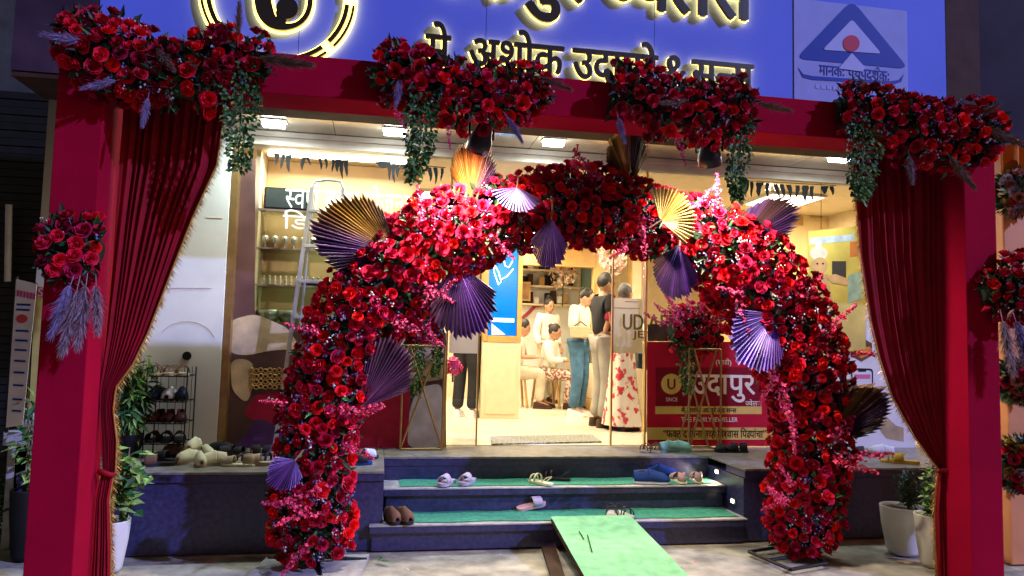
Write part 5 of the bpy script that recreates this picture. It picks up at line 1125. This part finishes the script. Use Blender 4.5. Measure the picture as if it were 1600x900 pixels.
shoe('white slide sandal on the plinth beside the arch', 568, 718, PZ, -60, 'slide', 'shoe_pale', 'rub_dark', .25); shoe('dark slide sandal on the plinth beside the white one', 556, 726, PZ, -80, 'slide', 'rub_dark', 'shoe_blue', .24)
g = 'cream clogs heaped on the plinth'; [shoe('cream clog in the heap on the plinth below the white column', x, y, PZ, r, 'clog', 'shoe_cream', 'shoe_tan', .19, g, 0, 0, h) for x, y, r, h in ((292, 724, 150, 0), (312, 728, 200, 0), (332, 727, 120, 0), (302, 718, 170, .06), (322, 716, 215, 0))]
g = 'worn sandals in a row on the plinth'; k = 0
for x, y, r, kd, m1, m2 in ((356, 724, 70, 'sandal', 'shoe_brown', 'shoe_tan'), (372, 728, 80, 'flat', 'shoe_tan', 'shoe_cream'), (390, 724, 60, 'sandal', 'rub_dark', 'shoe_tan'), (408, 727, 85, 'slide', 'shoe_tan', 'shoe_tan'), (425, 724, 70, 'sandal', 'rub_dark', 'shoe_brown'), (360, 712, 100, 'slide', 'rub_dark', 'rub_dark'), (385, 712, 75, 'flat', 'rub_dark', 'shoe_brown'), (410, 712, 90, 'sandal', 'shoe_brown', 'rub_dark'), (345, 710, 60, 'clog', 'rub_dark', 'rub_dark'), (428, 712, 60, 'slide', 'rub_dark', 'shoe_tan'), (262, 722, 70, 'slide', 'rub_dark', 'rub_dark'), (246, 728, 100, 'slide', 'shoe_brown', 'rub_dark'), (275, 714, 60, 'clog', 'shoe_brown', 'rub_dark')):
    shoe('worn %s %s among the shoes on the plinth below the jewellery poster' % ({'rub_dark': 'black', 'shoe_brown': 'brown', 'shoe_tan': 'tan'}[m1], {'sandal': 'strap sandal', 'flat': 'flat shoe', 'slide': 'slide', 'clog': 'clog'}[kd]), x, y, PZ, r, kd, m1, m2, .24, g)
shoe('yellow strap sandal on the plinth below the white poster', 1398, 722, PZ, 80, 'sandal', 'shoe_yellow', 'shoe_yellow', .24); shoe('second yellow sandal lying beside the first, below the white poster', 1412, 724, PZ, 60, 'slide', 'shoe_yellow', 'shoe_yellow', .24); shoe('white clog on the plinth below the printed phone', 1376, 712, PZ, 70, 'clog', 'shoe_pale', 'shoe_pale', .22); shoe('dark slide on the plinth behind the white clog', 1350, 712, PZ, 70, 'slide', 'rub_dark', 'rub_dark', .24)
# shoe rack
rk0, rk1 = atz(222, 716, PZ), atz(292, 712, PZ); ry0, ry1 = rk0.y, rk0.y+.26
rk = thing('shoe_rack', 'black wire shoe rack standing against the white column', 'shoe rack', ((rk0.x+rk1.x)/2, ry0, PZ)); zt = at(260, 574, ry0).z
for x in (rk0.x, rk1.x):
    for y in (ry0, ry1): b = MB(); b.tube([(x, y, PZ), (x, y, zt)], .006, 6); b.build('upright', 'black_metal', rk)
RZ = [at(260, py, ry0).z for py in (588, 628, 662, 694)]
for z in RZ:
    b = MB()
    for i in range(8): x = rk0.x+(rk1.x-rk0.x)*i/7; b.tube([(x, ry0, z), (x, ry1, z)], .003, 5)
    b.tube([(rk0.x, ry0, z), (rk1.x, ry0, z)], .005, 5); b.tube([(rk0.x, ry1, z), (rk1.x, ry1, z)], .005, 5); b.build('wire_shelf', 'black_metal', rk)
for i in range(5):
    x = rk0.x+(rk1.x-rk0.x)*(i+.5)/5; b = MB(); b.tube([(x, ry1+.002, PZ+.05), (x, ry1+.002, zt)], .0025, 5); b.build('back_wire', 'black_metal', rk)
sets = (('shoe_brown', 'sandal', 'shoe_tan'), ('shoe_navy', 'clog', 'rub_dark'), ('shoe_maroon', 'flat', 'rub_dark'), ('rub_dark', 'slide', 'rub_dark'))
nm = ('top', 'second', 'third', 'bottom'); cn = {'shoe_brown': 'brown sandal', 'shoe_navy': 'navy clog', 'shoe_maroon': 'maroon flat shoe', 'rub_dark': 'black slide'}
for j, (m1, kd, m2) in enumerate(sets):
    for i in range(3):
        x = rk0.x+(rk1.x-rk0.x)*(i+.6)/3.3; t = thing('rack_shoe', '%s on the %s shelf of the wire shoe rack' % (cn[m1], nm[j]), 'shoe', (x, ry0+.12, RZ[j]+.006), 'shoes on the %s rack shelf' % nm[j]); mm = 'shoe_pale' if (j, i) == (1, 1) else m1
        if mm != m1: t['label'] = 'pale clog between navy clogs on the second rack shelf'
        shoe_parts(t, kd, mm, m2, .24); t.rotation_euler = (0, 0, math.radians(170+i*12))
# ================================================================ plants and pots
def pot(t, p, r, h, mat, rib=0):
    b = MB(); b.lathe([(0, 0), (r*.62, 0), (r*.72, h*.08), (r*.93, h*.6), (r, h*.97), (r*1.0, h), (r*.92, h), (r*.88, h*.9)], p, 36, fn=(lambda a: 1+.018*(1 if math.sin(a*rib) > 0 else -1)) if rib else None); b.build('pot', mat, t)
    b = MB(); b.lathe([(0, h*.9), (r*.9, h*.9)], p, 20); b.build('soil', 'wood', t)
def shrub(t, p, r, h, n, L, w, mats, seed, droop=.2, stems=5, lo=.1):
    rg = random.Random(seed); b = MB(); s = MB(); S_ = []
    for i in range(stems):
        a = rg.random()*6.28; e = Vector(p)+Vector((math.cos(a)*r*.7*rg.random(), math.sin(a)*r*.7*rg.random(), h*rg.uniform(.65, 1))); S_.append(e); s.tube([p, Vector(p).lerp(e, .5)+Vector((0, 0, .02)), e], [.008, .006, .003], 5)
    for i in range(n):
        e = rg.choice(S_); f = rg.uniform(lo, 1); q = Vector(p).lerp(e, f)+Vector((rg.gauss(0, r*.22), rg.gauss(0, r*.22), rg.gauss(0, h*.05))); d = Vector((rg.gauss(0, 1), rg.gauss(0, 1), rg.gauss(.3-droop*2, .5)))
        leaf_into(b, q, d, Vector((rg.gauss(0, .3), -.4, 1)), L*rg.uniform(.6, 1.2), w*rg.uniform(.7, 1.2), rg.randrange(len(mats)))
    s.build('stems', 'plume_brown', t); tag(b.build('leaves', list(mats), t), kind='stuff')
p = atz(1411, 864, 0); t = thing('potted_plant', 'smooth white round pot with a dark feathery shrub beside the plinth', 'potted plant', p); pot(t, p, .155, at(1411, 790, p.y).z, flat('pot_white', (.68, .7, .68), .4, .06)); shrub(t, p+Vector((.05, 0, .32)), .12, .3, 500, .05, .007, ('leaf_dark', 'leaf_green'), 3)
p = atz(1460, 884, 0); t = thing('potted_plant', 'ribbed cream pot with a small leaved shrub beside the curtain', 'potted plant', p); pot(t, p, .125, at(1460, 803, p.y).z, flat('pot_cream', (.62, .6, .52), .5, .08), 22); shrub(t, p+Vector((0, 0, .32)), .13, .36, 600, .045, .014, ('leaf_green', 'leaf_light', 'leaf_dark'), 4)
p = atz(168, 892, 0); t = thing('potted_plant', 'white pot with broad light green leaves behind the left curtain tail', 'potted plant', p); pot(t, p, .115, at(168, 812, p.y).z, 'pot_white'); shrub(t, p+Vector((.06, 0, .35)), .16, .42, 170, .11, .03, ('leaf_light', 'leaf_green', 'leaf_light'), 5)
p = atz(200, 716, PZ); t = thing('potted_plant', 'tall leafy plant with drooping narrow leaves beside the shoe rack', 'potted plant', p); pot(t, p, .1, .18, 'black'); shrub(t, p+Vector((0, 0, .17)), .16, .62, 420, .13, .016, ('leaf_green', 'leaf_green', 'leaf_light'), 6, droop=.5, stems=8)
# ================================================================ left surroundings
nb = thing('neighbour_shutter', 'dark shuttered shop next door behind the banner stands', 'building', (-4, 7.6, 0))
for i in range(46): z = .3+i*.075; boxpart('slat', 'black_metal', nb, -7.5, -2.62, 7.6-.012*(i % 2), 7.66, z, z+.068)
boxpart('wall', pm('dark_wall', (.05, .05, .045), .8, var=.3), nb, -7.5, -2.45, 7.7, 8.0, 0, 6.0)
x0 = at(66, 300, 6.4).x; x1 = at(100, 300, 6.4).x; boxpart('pilaster', pm('pilaster_beige', (.3, .27, .2), .7, var=.2, scale=3), nb, x0, x1, 6.4, 6.8, 0, 3.6)
b = MB(); b.tube([at(14, 320, 7.5), at(12, 440, 7.5)], .03, 6); b.build('pipe', 'steel_grey', nb)
def banner(label, pts, Y, m, lines):
    t = thing('banner_stand', label, 'banner', at(pts[2][0], pts[2][1], Y)); poly('sheet', pts, m, t, Y, .006)
    b = MB(); b.tube([at(pts[0][0], pts[0][1]-4, Y+.02), at(pts[3][0], pts[3][1]+8, Y+.02)], .012, 6); b.build('pole', 'black_metal', t)
    return t
t = banner('white paper banner with pink heading beside the red gate pillar', [(26, 436), (58, 444), (36, 664), (10, 668)], 5.2, flat('banner_white', (.6, .62, .68), .5, .1), 1)
flat('banner_pink', (.5, .05, .25))
for k in range(6): poly('heading_mark', [(27+k*5-.3, 453+k), (30.5+k*5-.3, 453.6+k), (30+k*5-.5, 463+k), (26.6+k*5-.5, 462.5+k)], 'banner_pink', t, 5.192, .001)
poly('badge', [(34+9*math.cos(a*PI/5), 498+7*math.sin(a*PI/5)) for a in range(10)], flat('banner_red', (.5, .06, .08)), t, 5.192, .001)
for k, yy in enumerate((474, 482, 515, 530, 545, 562, 580, 600, 622, 640)): poly('text_line', [(26-k*.8, yy), (48-k*1.6, yy+1), (48-k*1.6, yy+4), (26-k*.8, yy+3)], 'mark_blue', t, 5.192, .001)
t = banner('yellow and white banner partly behind the red gate pillar', [(56, 446), (74, 450), (66, 640), (46, 640)], 5.5, flat('banner_yellow', (.5, .42, .12), .5, .1), 1)
poly('heading', [(56, 448), (73, 452), (72, 466), (55, 462)], 'banner_pink', t, 5.492, .002); text_part('lettering', 'S', 'banner_white', t, *rect(59, 450, 66, 463, 5.48), 5.486, bold=.002)
t = thing('stone_bench', 'low grey stone bench with a bundle under the banners', 'bench', atz(30, 745, 0)); q = rect(4, 668, 62, 692, 5.6)
boxpart('seat', 'granite_edge', t, q[0], q[1], 5.6, 5.95, q[2]-.02, q[2]+.08, .01)
for x in (q[0]+.03, q[1]-.15): boxpart('leg', 'granite_edge', t, x, x+.12, 5.62, 5.93, 0, q[2]-.021)
b = MB(); b.ell(((q[0]+q[1])/2+.03, 5.75, q[2]+.13), (.14, .12, .06), 12, 8); o = b.build('cloth_bundle', 'cloth_grey'); tag(o, 'grey cloth bundle lying on the stone bench', 'bundle')
for k, (px, py, r, h, lab) in enumerate(((18, 840, .3, .45, 'dark leafy bush at the foot of the stone bench'), (48, 850, .18, .55, 'low dark bush hard against the red gate pillar'))):
    p = atz(px, py, 0); t = thing('bush', lab, 'bush', p); shrub(t, p, r, h, 500, .09, .018, ('leaf_dark', 'leaf_green', 'leaf_dark'), 20+k, stems=9)
# wall beyond the left gap
p = atz(48, 650, .5); t = thing('potted_plant', 'small green shoot in a dark pot before the yellow banner', 'potted plant', (at(48, 650, 5.35).x, 5.35, at(48, 668, 5.35).z)); t.location.z = 0
pp0 = Vector((at(52, 650, 5.35).x, 5.35, 0)); pot(t, pp0, .1, .45, 'black'); shrub(t, pp0+Vector((0, 0, .42)), .12, .62, 90, .12, .02, ('leaf_green', 'leaf_light'), 26)
# ================================================================ right surroundings
x0, x1 = at(1574, 600, 4.6).x, at(1574, 600, 4.6).x+.5
np_ = thing('peach_pillar', 'peach coloured neighbouring pillar wrapped with flower balls', 'pillar', ((x0+x1)/2, 4.6, 0))
boxpart('shaft', pm('peach', (.74, .31, .12), .6, var=.12, scale=3), np_, x0, x1, 4.6, 5.1, 0, at(1590, 240, 4.6).z, .01)
b = MB(); zt = at(1590, 245, 4.55).z
b.grid([[Vector((x0-.06+.7*i/30, 4.53+.03*math.sin(i*1.1), zt+.12-.1*j+.05*math.sin(i*.5)*j)) for i in range(31)] for j in range(4)]); b.build('orange_drape', flat('orange_cloth', (.7, .2, .03), .8, .2), np_)
rg = random.Random(3)
flat('rose_yellow', (.7, .5, .12), .65, .2, objvar=.4); flat('rose_blush', (.7, .35, .25), .65, .2, objvar=.4)
RY2 = {m: rose_data(5, m)[0] for m in ('rose_yellow', 'rose_blush', 'rose_crimson', 'bud')}
for (px, py, R, ms) in ((1592, 300, 34, ('rose_yellow', 'rose_blush', 'rose_crimson', 'bud')), (1592, 595, 30, ('rose_crimson', 'rose_blush')), (1594, 725, 40, ('rose_crimson', 'rose_yellow', 'bud'))):
    c = at(px, py, 4.52); t = thing('flower_ball', 'ball of %s roses on the peach pillar' % ('yellow, blush and crimson mixed' if py < 400 else 'small crimson and blush' if py < 650 else 'large crimson, yellow and white'), 'flower ball', c); Rm = R*(c-CAM).dot(_f)/FPX
    lf = MB()
    for i in range(46):
        d = Vector((rg.gauss(0, 1), -abs(rg.gauss(0, 1))*1.1, rg.gauss(0, 1))).normalized(); link('rose', RY2[rg.choice(ms)], t, M=orient(d*Rm*rg.uniform(.8, 1.05), d, rg.uniform(.034, .046), i))
        for q in range(5):
            dd = Vector((rg.gauss(0, 1), rg.gauss(0, 1), rg.gauss(0, 1))).normalized(); leaf_into(lf, c+dd*Rm*.7, dd, Vector((1, 0, 0)), .1, .02, rg.randrange(2))
    tag(lf.build('foliage', ['leaf_dark', 'leaf_green'], t), kind='stuff')
    b = MB(); b.ell(c, (Rm*.75,)*3, 12, 8); b.build('floral_core', 'leaf_dark', t)
rw = thing('neighbour_wall', 'pale lilac wall with a lit shop strip beyond the peach pillar', 'building', (at(1590, 500, 7.6).x+1, 7.6, 0)); x0 = at(1560, 500, 7.6).x
boxpart('wall', pm('lilac_wall', (.35, .26, .33), .7, var=.2), rw, x0-.3, x0+4, 7.6, 7.8, 0, 6)
q = rect(1558, 330, 1575, 400, 7.58); boxpart('window', pm('lit_window', (.8, .8, .7), .3, var=.1, emit=(1, .95, .8), es=.8), rw, q[0], q[1], 7.57, 7.598, q[2], q[3])
# fallen leaves and petals on the street
for (px, py, m, L) in ((596, 878, 'leaf_green', .07), (612, 858, 'shoe_tan', .03), (620, 870, 'poster_tan', .03), (640, 893, 'bud', .03), (780, 866, 'bud', .03), (1090, 880, 'rose_red', .03), (330, 878, 'rose_dark', .03)):
    p = atz(px, py, .008); b = MB(); rg = random.Random(px)
    for k in range(3 if L > .05 else 1): leaf_into(b, Vector((p.x+rg.uniform(-.03, .03)*(L > .05), p.y, .012)), Vector((rg.gauss(0, 1), rg.gauss(0, 1), .25)), Vector((0, 0, 1)), L, L*.25)
    o = b.build('fallen_leaf' if 'leaf' in m else 'fallen_petal', m); tag(o, {'leaf_green': 'torn green leaf sprig lying on the street beside the arch foot', 'shoe_tan': 'tan dry scrap on the street below the dark clogs', 'poster_tan': 'brown dry scrap beside the green leaf sprig', 'rose_red': 'red petal on the street right beside the ramp', 'rose_dark': 'dark red petal on the street before the plinth'}.get(m, 'white petal scrap on the street near ' + ('the green leaf sprig' if px < 700 else 'the ramp')), 'litter')
